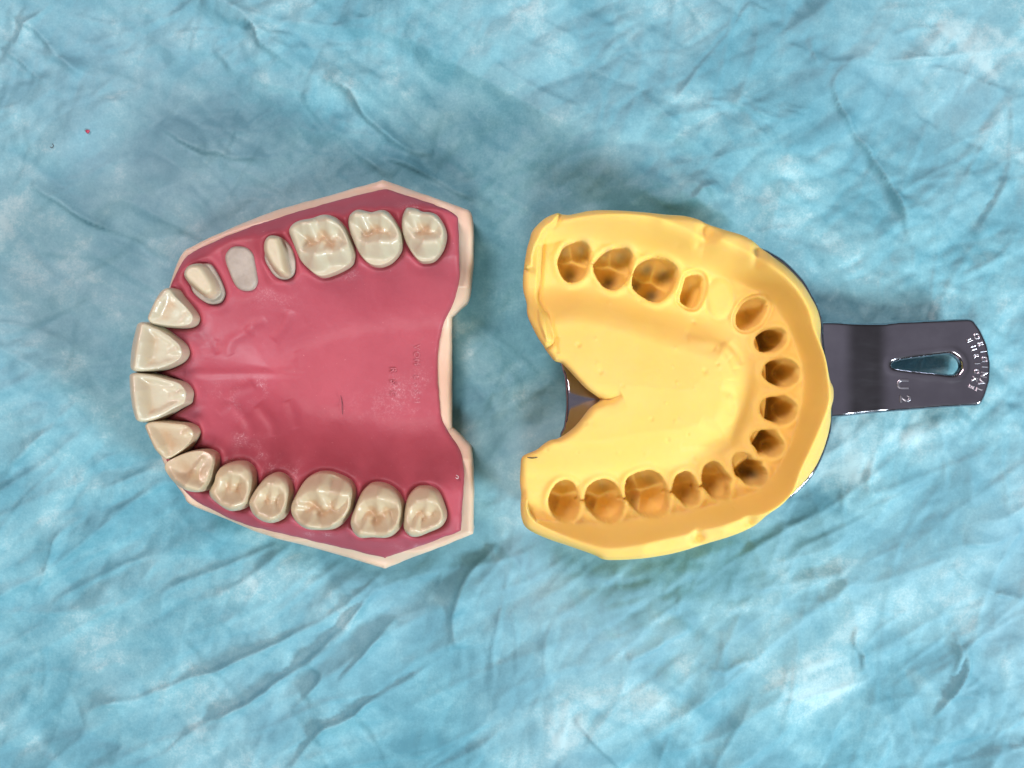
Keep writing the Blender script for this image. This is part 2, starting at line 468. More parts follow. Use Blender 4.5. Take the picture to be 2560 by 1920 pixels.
tooth('incisor', A4, [(370,243),(480,245),(650,262),(770,275),(850,310),(890,370),(870,430),(820,500),(750,570),(650,640),(580,675),(520,680),(450,640),(380,560),(330,450),(290,370),(272,310),(310,265)],
      [[(315,300,6.4),(355,430,7.0),(425,550,7.0),(510,645,6.2)], [(325,285,6.2),(520,280,5.2),(760,310,4.3)], [(530,650,6.0),(680,580,5.1),(820,460,4.3)], [(780,370,4.7),(640,420,4.4)]], 3.6, 0.9, M_TOOTHW, 'narrow lateral incisor beside the whole canine', .75)
tooth('canine', A4, [(560,690),(640,650),(750,605),(860,575),(980,567),(1070,590),(1120,630),(1135,690),(1110,800),(1080,900),(1030,990),(980,1050),(900,1068),(800,1055),(680,1000),(600,930),(540,850),(512,780),(530,720)],
      [[(550,770,5.8),(640,900,6.9),(760,985,7.8),(900,1025,7.0),(1010,970,6.0)], [(550,760,5.7),(660,680,5.0),(860,605,4.2),(1000,605,3.6)], [(1015,960,5.9),(1075,830,5.0),(1105,690,4.0)], [(760,970,7.6),(860,800,5.6),(940,700,4.9)]], 3.9, 1.0, M_TOOTHW, 'pointed canine, the only whole canine of the arch', .85)
tooth('premolar', A4, [(1280,715),(1380,705),(1460,720),(1530,790),(1555,870),(1550,980),(1530,1080),(1500,1180),(1440,1240),(1370,1280),(1290,1295),(1220,1275),(1130,1210),(1050,1140),(1025,1080),(1040,1010),(1090,930),(1120,840),(1180,760)],
      [[(1145,900,4.6),(1250,835,5.4),(1380,850,5.2),(1460,930,4.8)], [(1085,1070,4.9),(1160,1180,5.5),(1290,1225,6.0),(1420,1180,5.2),(1470,1060,4.7)], [(1290,1210,6.0),(1270,1070,4.2)],
       [(1290,850,5.4),(1290,970,4.3)], [(1145,900,4.6),(1100,1060,4.8)], [(1460,930,4.8),(1470,1060,4.7)]], 3.0, 1.6, M_TOOTHW, 'first premolar with a pale worn facet beside the canine')
tooth('premolar', A4, [(1760,845),(1830,838),(1900,870),(1960,950),(1980,1060),(1960,1170),(1920,1290),(1860,1380),(1780,1425),(1700,1430),(1600,1390),(1520,1310),(1490,1230),(1490,1150),(1540,1060),(1600,980),(1680,890)],
      [[(1610,1050,4.5),(1700,980,5.3),(1820,980,5.2),(1900,1060,4.6)], [(1540,1190,4.8),(1600,1310,5.5),(1730,1365,5.9),(1850,1320,5.2),(1905,1200,4.6)], [(1740,1350,5.9),(1740,1200,4.2)],
       [(1760,985,5.3),(1745,1110,4.3)], [(1610,1050,4.5),(1540,1190,4.8)], [(1900,1060,4.6),(1905,1200,4.6)]], 3.0, 1.6, M_TOOTHW, 'second premolar between first premolar and first molar')
tooth('molar', A5, [(380,605),(450,590),(550,600),(680,650),(760,710),(795,790),(785,900),(760,1000),(700,1100),(640,1170),(550,1220),(400,1228),(280,1215),(180,1150),(120,1050),(115,950),(160,850),(230,730),(300,650)],
      [[(170,900,4.7),(280,815,5.2),(400,785,6.0),(520,815,5.2),(640,830,5.6),(735,840,5.0),(745,900,4.7)], [(160,1010,4.6),(200,1110,5.3),(290,1170,6.0),(430,1185,5.1),(560,1160,5.9),(670,1075,4.9),(740,960,4.6)],
       [(290,1160,6.0),(345,1035,4.3)], [(560,1150,5.9),(520,1060,4.3)], [(400,795,6.0),(470,950,4.5)], [(640,840,5.6),(600,960,4.4)], [(190,950,5.0),(250,960,4.4)], [(170,900,4.7),(160,1010,4.6)], [(745,900,4.7),(735,970,4.6)]], 3.2, 1.8, M_TOOTHW, 'broad first molar with dried flecks round its neck')
tooth('molar', A5, [(960,720),(1050,708),(1150,735),(1240,800),(1300,890),(1315,980),(1305,1090),(1270,1200),(1200,1280),(1110,1312),(980,1305),(860,1312),(790,1270),(750,1190),(745,1100),(790,980),(840,860),(890,780)],
      [[(830,960,4.6),(900,895,5.0),(1040,870,5.8),(1180,905,5.0),(1260,940,4.8)], [(795,1130,4.9),(855,1235,5.8),(1010,1255,5.0),(1170,1235,5.7),(1250,1150,4.9),(1280,1030,4.6)], [(830,960,4.6),(795,1130,4.9)],
       [(1260,940,4.8),(1282,1030,4.6)], [(1040,880,5.8),(1060,1020,4.3)], [(875,1225,5.8),(930,1100,4.3)], [(1155,1225,5.7),(1110,1070,4.3)]], 3.2, 1.7, M_TOOTHW, 'second molar between first and third molar of the warm-toned side')
tooth('molar', A5, [(1450,760),(1540,745),(1620,760),(1690,820),(1740,940),(1768,1050),(1755,1130),(1700,1200),(1590,1250),(1480,1295),(1400,1300),(1340,1265),(1305,1190),(1310,1080),(1330,950),(1370,840)],
      [[(1380,980,4.4),(1460,915,5.0),(1570,895,5.3),(1680,930,4.8),(1730,1010,4.4)], [(1350,1110,4.6),(1385,1215,5.4),(1500,1230,4.8),(1600,1195,5.0),(1705,1125,4.6),(1738,1010,4.4)],
       [(1420,1205,5.4),(1480,1080,4.0)], [(1570,910,5.3),(1560,1020,4.2)], [(1640,1170,5.0),(1590,1090,3.9)], [(1380,980,4.4),(1350,1110,4.6)]], 3.0, 1.6, M_TOOTHW, 'third molar with a tiny dark speck on its crown')
PUTTY_PX = [(1401,533),(1421,537),(1449,533),(1475,529),(1519,529),(1605,535),(1660,541),(1705,544),(1739,552),(1761,562),(1787,572),(1813,581),(1852,592),(1882,609),(1906,627),(1928,646),(1960,670),(1999,711),(2021,746),(2036,774),(2044,805),(2044,830),(2042,855),(2047,880),(2056,914),(2064,947),(2074,969),(2074,999),(2069,1021),(2069,1055),(2057,1108),(2036,1158),(2014,1191),(1982,1224),(1958,1244),(1945,1260),(1917,1280),(1904,1291),(1891,1304),(1873,1317),(1830,1334),(1765,1354),(1700,1374),(1650,1385),(1584,1393),(1514,1396),(1486,1385),(1432,1368),(1367,1348),(1323,1327),(1308,1307),(1303,1274),(1305,1242),(1302,1209),(1304,1166),(1306,1149),(1316,1140),(1341,1129),(1362,1112),(1380,1102),(1399,1098),(1432,1076),(1454,1053),(1480,1020),(1505,1001),(1494,990),(1466,970),(1443,946),(1421,922),(1404,906),(1388,901),(1375,886),(1360,864),(1343,838),(1321,789),(1319,756),(1310,717),(1311,673),(1319,621),(1326,598),(1333,575),(1360,548),(1382,537)]
CREST_PX = [(1330,640),(1345,600),(1388,558),(1497,542),(1605,545),(1671,562),(1740,592),(1765,592),(1841,625),(1884,650),(1917,675),(1950,703),(1978,735),(2002,779),(2013,822),(2030,866),(2043,905),(2050,968),(2049,1012),(2034,1055),(2010,1110),(1984,1165),(1963,1222),(1939,1250),(1906,1274),(1866,1288),(1830,1299),(1765,1318),(1700,1335),(1605,1355),(1519,1368),(1454,1355),(1388,1331),(1334,1300),(1318,1270)]
CAV = []      # (kind, outline, pits [(px,py,depth)] polylines, bed depth)
def cavity(kind, cv, outline, pits, bed, k=1.0): CAV.append(dict(kind=kind, out=cv(outline), pits=[cv(p) for p in pits], bed=bed, k=k))
cavity('molar', P1, [(550,620),(600,530),(700,485),(800,475),(880,530),(908,620),(905,690),(880,760),(850,850),(790,920),(700,952),(620,930),(560,850),(530,760),(528,680)], [[(820,570,5.2)],[(600,600,4.6)],[(680,860,5.6)],[(560,760,4.0)]], 2.8)
cavity('molar', P1, [(1050,610),(1120,570),(1220,548),(1320,560),(1380,620),(1390,680),(1380,790),(1350,890),(1290,970),(1200,1030),(1130,1030),(1050,990),(980,900),(940,810),(940,730),(990,670)], [[(1270,650,5.4)],[(1080,640,4.8)],[(1120,930,6.2)],[(990,850,4.2)]], 2.8)
cavity('molar', P1, [(1440,760),(1520,690),(1640,655),(1760,680),(1860,740),(1900,800),(1900,900),(1860,1010),(1790,1110),(1700,1170),(1620,1170),(1530,1130),(1420,1050),(1385,980),(1390,870)], [[(1570,790,5.6)],[(1780,850,5.9)],[(1620,1100,6.3)],[(1440,970,4.9)]], 2.9)
cavity('prep', P2, [(90,690),(180,670),(250,700),(275,780),(255,880),(220,980),(170,1045),(100,1045),(30,1000),(5,950),(30,850),(60,740)], [[(180,780,4.4),(90,960,4.4)]], 2.6)
cavity('prep', P2, [(720,1030),(800,970),(900,945),(980,970),(1010,1030),(990,1110),(930,1210),(860,1270),(770,1310),(690,1290),(650,1220),(660,1130)], [[(850,1140,5.4)]], 2.8)
cavity('incisor', P2, [(860,1450),(880,1390),(960,1330),(1060,1295),(1150,1295),(1215,1350),(1220,1420),(1190,1490),(1140,1530),(1090,1555),(1000,1570),(920,1560),(870,1510)], [[(1030,1350,7.6),(1080,1510,7.6)],[(1130,1380,6.5)]], 2.6, 1.7)
cavity('incisor', P4, [(950,330),(970,260),(1030,205),(1130,175),(1200,165),(1290,200),(1360,270),(1368,350),(1340,430),(1260,485),(1180,495),(1100,475),(1000,420),(960,370)], [[(1150,240,7.4),(1160,430,7.4)],[(1240,330,7.0)]], 2.7, 1.7)
cavity('incisor', P4, [(925,720),(950,660),(1020,615),(1120,605),(1200,600),(1290,650),(1340,720),(1340,790),(1300,860),(1220,915),(1150,925),(1080,900),(980,860),(935,800)], [[(1160,660,7.4),(1140,860,7.4)],[(1230,760,7.0)]], 2.7, 1.7)
cavity('incisor', P4, [(815,1090),(840,1030),(910,1000),(1010,990),(1080,1000),(1130,1050),(1180,1120),(1195,1180),(1170,1250),(1120,1290),(1050,1300),(990,1275),(910,1270),(880,1210),(830,1150)], [[(1070,1060,7.4),(960,1230,7.4)],[(1080,1180,6.5)]], 2.6, 1.7)
cavity('incisor', P6, [(605,230),(640,170),(720,148),(800,175),(850,230),(930,250),(950,300),(990,350),(1000,420),(970,490),(900,530),(800,520),(730,480),(700,440),(640,400),(615,310)], [[(850,395,7.6)],[(880,300,6.4),(740,420,6.4)]], 2.8, 1.6)
cavity('premolar', P6, [(260,360),(290,290),(380,248),(460,280),(510,350),(550,400),(585,450),(570,540),(575,620),(540,680),(450,688),(370,660),(310,590),(270,540),(250,450)], [[(390,560,6.0)],[(400,340,5.0)],[(500,480,4.6)]], 3.0)
cavity('premolar', P5, [(1860,540),(1900,450),(1990,408),(2060,430),(2110,510),(2140,580),(2160,670),(2150,760),(2100,805),(2030,815),(1960,770),(1910,710),(1850,640)], [[(2030,700,6.0)],[(1990,500,5.0)]], 3.0)
cavity('molar', P5, [(1310,540),(1350,470),(1450,420),(1580,395),(1680,430),(1740,500),(1780,590),(1810,680),(1810,790),(1780,880),(1700,930),(1600,935),(1500,910),(1420,850),(1350,770),(1310,690)], [[(1660,790,6.0)],[(1560,500,5.4)],[(1370,560,4.8)],[(1430,760,4.9)]], 2.9)
cavity('molar', P5, [(850,650),(880,580),(960,520),(1060,498),(1150,525),(1210,590),(1250,670),(1285,760),(1285,850),(1250,940),(1180,995),(1090,995),(1000,960),(920,890),(860,810),(840,730)], [[(1130,870,5.9)],[(1060,590,5.0)],[(940,830,4.7)],[(1120,750,4.4)]], 2.8)
cavity('molar', P5, [(430,690),(470,600),(540,530),(620,510),(690,535),(740,600),(765,680),(780,770),(770,870),(720,960),(650,992),(570,980),(490,920),(440,840),(420,760)], [[(660,880,5.8)],[(600,590,4.7)],[(500,820,4.8)],[(640,780,4.2)]], 2.8)

# ------------------------------------------------------------------ the drape
def build_drape():
    def axis(half, fine):
        a = np.arange(0, half, fine); step = fine; out = list(a); x = a[-1]
        while x < 330:
            step *= 1.12; x += step; out.append(x)
        out = np.array(out)
        return np.concatenate([-out[:0:-1], out])
    gx = axis(100, 0.38); gy = axis(78, 0.38)
    X, Y = np.meshgrid(gx, gy, indexing='ij')
    wx = X + 5 * fbm(X, Y, 30, 3, 11); wy = Y + 5 * fbm(X, Y, 30, 3, 23)
    Z = 3.6 * fbm(wx, wy, 55, 2, 3) + 1.3 * fbm(wx, wy, 22, 2, 5)
    # long soft pleats: falling to the right in the upper left, rising to the right in the lower left, mixed at the right
    TLm = sst(Y, -18, 18) * (1 - 0.55 * sst(X, 5, 60)); BLm = sst(-Y, -15, 20) * (1 - 0.6 * sst(X, 10, 70)); Rm = 0.35 + 0.65 * sst(X, -10, 60)
    for ang, wd, a, st, m0, sd_ in ((-0.50, 15, 1.9, 4.5, TLm, 31), (-0.62, 7.5, 1.15, 5.0, TLm, 33), (-0.42, 3.8, 0.55, 5.5, TLm, 35),
                                    (0.52, 15, 1.9, 4.5, BLm, 41), (0.62, 7.5, 1.15, 5.0, BLm, 43), (0.46, 3.8, 0.55, 5.5, BLm, 45),
                                    (-1.05, 13, 1.3, 3.5, Rm, 51), (0.75, 10, 1.1, 3.5, Rm, 53), (1.2, 5.5, 0.5, 4.0, Rm, 55), (0.3, 4.5, 0.4, 4.0, Rm, 59)):
        bx_ = X + 10 * fbm(X, Y, 45, 2, sd_ + 5); by_ = Y + 10 * fbm(X, Y, 45, 2, sd_ + 9)
        u = bx_ * math.cos(ang) + by_ * math.sin(ang); v = -bx_ * math.sin(ang) + by_ * math.cos(ang)
        n = vnoise(u / st, v, wd, sd_) * 2
        m = m0 * (0.45 + 0.55 * sst(vnoise(X, Y, 30, sd_ + 1), -0.2, 0.3))
        Z += 1.35 * a * m * (0.55 * n + 0.75 * (1 - np.clip(np.abs(n), 0, 1)) ** 2.2)
    def cells(x, y, s_, seed):
        u = x / s_; v = y / s_; iu = np.floor(u).astype(int); iv = np.floor(v).astype(int)
        f1 = np.full(x.shape, 9.0); f2 = np.full(x.shape, 9.0); val = np.zeros(x.shape)
        for di in (-1, 0, 1):
            for dj in (-1, 0, 1):
                a_ = iu + di; b_ = iv + dj
                d_ = np.hypot(a_ + hash2(a_, b_, seed) - u, b_ + hash2(a_, b_, seed + 1) - v)
                val = np.where(d_ < f1, hash2(a_, b_, seed + 7), val)
                f2 = np.minimum(f2, np.maximum(f1, d_)); f1 = np.minimum(f1, d_)
        return f1, f2, val
    CL = np.zeros(X.shape)
    # tissue-like facets
    for ang, sc_, st, a, sd_ in ((0.6, 8.0, 3.0, 0.45, 201), (-0.6, 9.0, 3.0, 0.45, 207), (0.45, 4.2, 2.6, 0.26, 213), (-0.8, 4.2, 2.6, 0.26, 219), (1.3, 3.0, 2.2, 0.13, 225), (0.0, 3.0, 2.2, 0.13, 231)):
        px_ = X + 4 * fbm(X, Y, 16, 3, sd_); py_ = Y + 4 * fbm(X, Y, 16, 3, sd_ + 2)
        u = (px_ * math.cos(ang) + py_ * math.sin(ang)) / st; v = -px_ * math.sin(ang) + py_ * math.cos(ang)
        f1, f2, val = cells(u, v, sc_, sd_)
        wgt = 0.28 if sc_ > 6 else (0.16 if sc_ > 4 else 0.06)
        CL += wgt * (0.5 + (val - 0.5) * sst(f2 - f1, 0.0, 0.22 if sc_ > 6 else 0.3))
        m = sst(vnoise(X, Y, 26, sd_ + 4), -0.3, 0.25)
        Z += a * m * (np.minimum(f2 - f1, 0.55) * 1.6 - 0.9 * f1)
    def stroke(pts, A, w, kind, amp=1.0):
        P = catmull(pts, 6, False) if len(pts) > 2 else np.asarray(pts, float)
        r = 9 * w + 1
        A = A * amp
        i0, i1 = np.searchsorted(gx, [P[:, 0].min() - r, P[:, 0].max() + r]); j0, j1 = np.searchsorted(gy, [P[:, 1].min() - r, P[:, 1].max() + r])
        if i1 - i0 < 2 or j1 - j0 < 2: return
        x = X[i0:i1, j0:j1]; y = Y[i0:i1, j0:j1]
        xx = x + 0.8 * fbm(x, y, 6, 2, 51); yy = y + 0.8 * fbm(x, y, 6, 2, 53)
        d, k, t = seg_near(xx, yy, P, False)
        A0 = P[k]; B0 = P[k + 1]
        side = np.sign((B0[:, 0] - A0[:, 0]) * (yy.ravel() - A0[:, 1]) - (B0[:, 1] - A0[:, 1]) * (xx.ravel() - A0[:, 0]))
        along = (k + t) / (len(P) - 1)
        tap = np.clip(np.sin(np.pi * np.clip(along, 0.0, 1)), 0, 1) ** 0.6
        tap = tap * (0.45 + 1.1 * sst(fbm(xx.ravel(), yy.ravel(), 9, 2, 63), -0.45, 0.4))
        if kind == 'tent': f = np.exp(-d / w)
        elif kind == 'ridge': f = np.exp(-(d / w) ** 2)
        elif kind == 'fold': f = np.where(side > 0, 0.62 * np.exp(-d / (0.8 * w)) + 0.38 * np.exp(-d / (3.4 * w)), 0.8 * np.exp(-d / 0.34) + 0.2 * np.exp(-d / (1.5 * w)))
        elif kind == 'step': f = 0.75 * side * (1 - np.exp(-d / (0.45 * w))) * np.exp(-(d / (3.2 * w)) ** 2) + 0.55 * np.sign(A) * np.exp(-d / (1.1 * w))
        Z[i0:i1, j0:j1] += (A * tap * f).reshape(x.shape)
    S = lambda cv, pts: U(cv(pts), 0)
    creases = [
        (QTL, [(600,190),(850,215),(950,230),(1000,290),(1110,340),(1300,400),(1420,490),(1560,540)], 0.9, 1.8, 'step'),
        (QTL, [(480,430),(620,510),(740,590),(900,650),(1050,680),(1260,690)], 0.9, 1.8, 'step'),
        (QTL, [(1330,300),(1400,340),(1500,400),(1560,490),(1640,570),(1750,640),(1870,670)], 1.5, 2.6, 'step'),
        (QTL, [(1500,650),(1620,720),(1690,780)], 0.9, 1.2, 'step'),
        (QTL, [(1650,680),(1780,720),(2000,840),(2100,900)], 1.0, 1.6, 'step'),
        (QTL, [(60,90),(150,130),(260,250),(330,320)], 0.8, 1.6, 'step'),
        (QTL, [(0,200),(90,270),(220,380),(300,420)], 0.8, 1.6, 'step'),
        (QTL, [(860,0),(960,70),(1080,110),(1130,200),(1330,300)], 1.2, 2.6, 'step'),
        (QTL, [(140,790),(250,880),(400,960),(600,1030),(670,1100)], 1.0, 2.2, 'step'),
        (QTL, [(190,200),(300,290),(420,330)], 0.6, 1.1, 'tent'),
        (QTL, [(620,210),(800,240),(930,320),(1100,350)], 0.8, 1.3, 'tent'),
        (QTL, [(1130,540),(1400,560),(1560,580),(1650,610)], 0.7, 1.2, 'tent'),
        (QTL, [(60,190),(110,100),(210,10)], 0.5, 0.5, 'step'),
        (QTR, [(1030,10),(900,170),(780,330),(700,430)], -0.9, 1.6, 'step'),
        (QTR, [(960,60),(860,180),(760,300)], 0.7, 1.1, 'tent'),
        (QTR, [(1280,180),(1300,250),(1320,280),(1370,300)], -0.9, 1.1, 'step'),
        (QTR, [(1460,270),(1380,360),(1400,440),(1470,560),(1600,760),(1680,900),(1700,1000),(1730,1080),(1720,1180)], 1.5, 1.8, 'step'),
        (QTR, [(1390,420),(1500,620),(1640,860),(1740,1010)], 0.6, 1.0, 'tent'),
        (QTR, [(1330,270),(1500,280),(1800,262),(2212,210)], 1.0, 2.0, 'step'),
        (QTR, [(2130,430),(2150,560),(2140,700),(2080,900),(1990,1000)], 0.8, 1.8, 'step'),
        (QTR, [(880,790),(820,830),(760,880),(600,880)], 1.0, 1.8, 'step'),
        (QTR, [(560,400),(620,480),(700,540)], 0.7, 1.5, 'step'),
        (QTR, [(820,440),(1000,480),(1150,530),(1290,500)], 0.7, 1.7, 'step'),
        (QBL, [(1690,780),(1500,950),(1340,1040),(1100,1150),(950,1230),(830,1270),(620,1340),(400,1360)], -1.3, 1.0, 'step'),
        (QBL, [(1640,850),(1580,940),(1480,1050),(1340,1190),(1200,1290),(950,1430),(830,1500),(700,1590),(500,1659)], -1.3, 1.0, 'step'),
        (QBL, [(1720,1010),(1600,1120),(1470,1270)], -1.0, 1.0, 'step'),
        (QBL, [(1920,1170),(1800,1250),(1620,1340),(1530,1420),(1400,1480),(1310,1590),(1240,1659)], -1.2, 1.2, 'step'),
        (QBL, [(1600,900),(1480,1080),(1300,1240)], 0.6, 1.1, 'tent'),
        (QBL, [(0,1000),(200,990),(400,970),(500,940)], -0.9, 1.4, 'step'),
        (QBL, [(0,650),(100,520),(200,420),(380,200)], -0.6, 0.6, 'step'),
        (QBL, [(130,930),(200,800),(280,650),(400,540)], -0.5, 0.6, 'step'),
        (QBL, [(0,430),(120,300),(250,170),(400,0)], -0.6, 0.6, 'step'),
        (QBL, [(2140,690),(2000,850),(1950,1000),(1960,1140)], -1.5, 3.0, 'step'),
        (QBL, [(620,500),(700,430),(860,400)], 0.6, 1.3, 'tent'),
        (QBL, [(780,660),(900,640),(1000,700),(1100,690)], 0.6, 1.6, 'step'),
        (QBL, [(350,1420),(500,1360),(640,1390),(800,1380)], 0.8, 1.6, 'tent'),
        (QBL, [(1330,1190),(1400,1240),(1340,1330),(1270,1400)], 1.2, 2.0, 'step'),
        (QBR, [(840,1210),(920,1230),(980,1200),(1060,1180)], -1.0, 0.9, 'step'),
        (QBR, [(1490,1050),(1480,1110),(1520,1170),(1510,1250)], 0.8, 0.7, 'step'),
        (QBR, [(1300,980),(1400,900),(1480,800),(1600,740),(1680,700)], 0.8, 0.9, 'tent'),
        (QBR, [(1380,950),(1430,880),(1500,840)], 0.6, 0.6, 'tent'),
        (QBR, [(1940,1130),(1960,1240),(1900,1330),(1810,1440)], -0.9, 1.0, 'step'),
        (QBR, [(1910,1080),(1930,1160),(1910,1260)], 0.6, 0.6, 'tent'),
        (QBR, [(270,1430),(380,1560),(470,1659)], -0.7, 1.6, 'step'),
        (QBR, [(1900,790),(2000,870),(2110,910),(2212,930)], -0.8, 1.4, 'step'),
        (QBR, [(1950,700),(2080,690),(2200,640)], -0.8, 1.6, 'step'),
        (QBR, [(500,1180),(640,1110),(760,1040)], -0.8, 2.0, 'step'),
        (QBR, [(150,480),(110,560),(120,640)], 0.6, 1.4, 'step'),
        (QBR, [(1600,220),(1540,380),(1560,470),(1700,420)], 0.6, 0.9, 'tent'),
    ]
    for cv, pts, A, w, kind in creases: stroke(S(cv, pts), abs(A), w, 'fold' if kind == 'step' else kind, 1.4 if cv is QTL else 1.1)
    R = random.Random(5)
    flow = lambda x, y: 2.6 * float(vnoise(np.array([x]), np.array([y]), 45, 91)[0]) + (0.5 if y < 5 else -0.6)
    for i in range(420):
        x = R.uniform(-98, 98); y = R.uniform(-76, 76); L = R.choice([4, 7, 10, 15, 22, 30]); a = flow(x, y) + R.gauss(0, 0.45)
        pts = [(x, y)]
        for k in range(4):
            a += R.gauss(0, 0.12); x += math.cos(a) * L / 4; y += math.sin(a) * L / 4; pts.append((x, y))
        stroke(np.array(pts), R.uniform(0.10, 0.34), R.uniform(0.25, 0.8), R.choice(['tent', 'fold', 'fold', 'fold']))
    # pressed flat under the two things
    for px, zr in ((MODEL_PX, 6), (PUTTY_PX, 8)):
        P = U(np.array(px, float), zr)
        d = sdf_near(X, Y, P, 12)
        k = sst(d, -0.5, 5.0)
        Z = np.where(d < 90, Z * k + (1 - k) * 1.05, Z)
    Z = Z - 1.2
    Z += 0.05 * fbm(X, Y, 2.2, 3, 77)
    nx, ny = X.shape
    V = np.stack([X.ravel(), Y.ravel(), Z.ravel()], 1)
    I, J = np.meshgrid(np.arange(nx - 1), np.arange(ny - 1), indexing='ij')
    a = (I * ny + J).ravel()
    F = np.stack([a, a + ny, a + ny + 1, a + 1], 1)
    o = link_mesh('drape', V, F, M_DRAPE, None, {'cling': CL.ravel()})
    o['kind'] = 'structure'; o['label'] = 'crumpled pale blue nonwoven medical drape under everything'
    return gx, gy, Z
DRX, DRY, DRZ = build_drape()
def drape_z(x, y):
    i = np.clip(np.searchsorted(DRX, x), 1, len(DRX) - 1); j = np.clip(np.searchsorted(DRY, y), 1, len(DRY) - 1)
    return float(max(DRZ[i, j], DRZ[i - 1, j - 1]))

# ------------------------------------------------------------------ the typodont (model of an upper jaw)
for t in TEETH:
    o_ = t['out'][:, :2]; cen = o_.mean(0); dr = cen - np.array([790.0, 935.0]); dr[0] = min(dr[0], 0) if t['kind'] in ('incisor', 'canine') else dr[0] * 0.2; dr /= np.linalg.norm(dr)
    pr = (o_ - cen) @ dr; pr = (pr - pr.min()) / (pr.max() - pr.min())
    hi = {'stub': 0.3, 'prep': 2.5, 'incisor': 6.3, 'canine': 5.0}.get(t['kind'], 3.6); lo = 0.3 if t['kind'] == 'stub' else 1.2
    zr = GUM_R + lo + (hi - lo) * pr
    f_ = PXMM * (CAM_H - zr) / CAM_H
    t['P'] = resample(catmull(np.stack([(o_[:, 0] - 1280) * f_, -(o_[:, 1] - 960) * f_], 1), 6), 112)
    t['c'] = t['P'].mean(0)
    if t['kind'] == 'incisor': t['P'] = t['c'] + 1.06 * (t['P'] - t['c'])
ARCH = np.array([t['c'] for t in TEETH])
ARCH = np.vstack([ARCH[0] + [18, 1], ARCH[0] + [8, 0.5], ARCH, ARCH[-1] + [8, -0.5], ARCH[-1] + [18, -1]])
ARCH_S = catmull(ARCH, 5, False)
XL = U(np.array([[480, 0]]), 12)[0, 0]; XR = U(np.array([[820, 0]]), 12)[0, 0]

def gum_macro(x, y):
    d, _, _ = seg_near(x, y, ARCH_S, False)
    ins = inside(x, y, ARCH_S)
    end = 25 - 9 * sst(x, XL, XR)
    start = 3.0 + 0.5 * sst(x, XL, XR)
    q = np.clip((d - start) / (end - start), 0, 1); z_in = GUM_R - 8.0 * (1 - np.cos(np.pi * q ** 0.8)) / 2
    z_out = GUM_R - 5.2 * sst(d, 3.6, 9.5)
    return np.where(ins, z_in, z_out)

RUGAE = [(A3, [(1960,450),(1930,560),(1850,680),(1760,790)], .55, .8), (A3, [(1560,660),(1420,730),(1310,800),(1270,900),(1300,960)], .5, .8),
         (A3, [(1160,780),(1140,860),(1180,940)], -.35, .6), (A3, [(820,1160),(1100,1175),(1500,1165),(2100,1180)], .4, .7),
         (A3, [(1290,1480),(1330,1400),(1450,1330),(1520,1290)], .45, .8), (A4, [(1180,150),(1300,60),(1370,120),(1480,240),(1560,420)], .5, .8),
         (A4, [(1560,60),(1660,160),(1760,300),(1780,420)], .5, .8), (A4, [(950,300),(1050,420),(1150,460)], .4, .8), (A4, [(1900,0),(1960,150),(2010,330)], .35, .9),
         (A3, [(1700,560),(1560,620),(1480,700)], .35, .7), (A3, [(880,640),(1000,740),(1060,860)], .3, .8), (A3, [(2000,900),(2040,1000),(1980,1080)], .25, 1.0)]
SCUFF = [((640,970),16,22,.9), ((600,905+90),30,40,.35), ((608,1085),14,34,.9), ((652,1142),22,34,.7), ((580,1150),60,9,.8), ((700,1170),20,22,.8), ((1035,620-95),34,14,.45), ((1040,985),30,60,.5), ((985,985),26,40,.6), ((940,1020),70,40,.25),
         ((425,960),26,9,.9), ((800,1333),40,6,1.0), ((1035,1362),34,9,1.0), ((870,1180),30,14,.6), ((740,1175),14,30,.8), ((550,975),20,16,.6), ((880,690),30,12,.5), ((690,740),60,30,.3), ((555,1170),14,20,.8), ((540,1140),10,14,.7)]

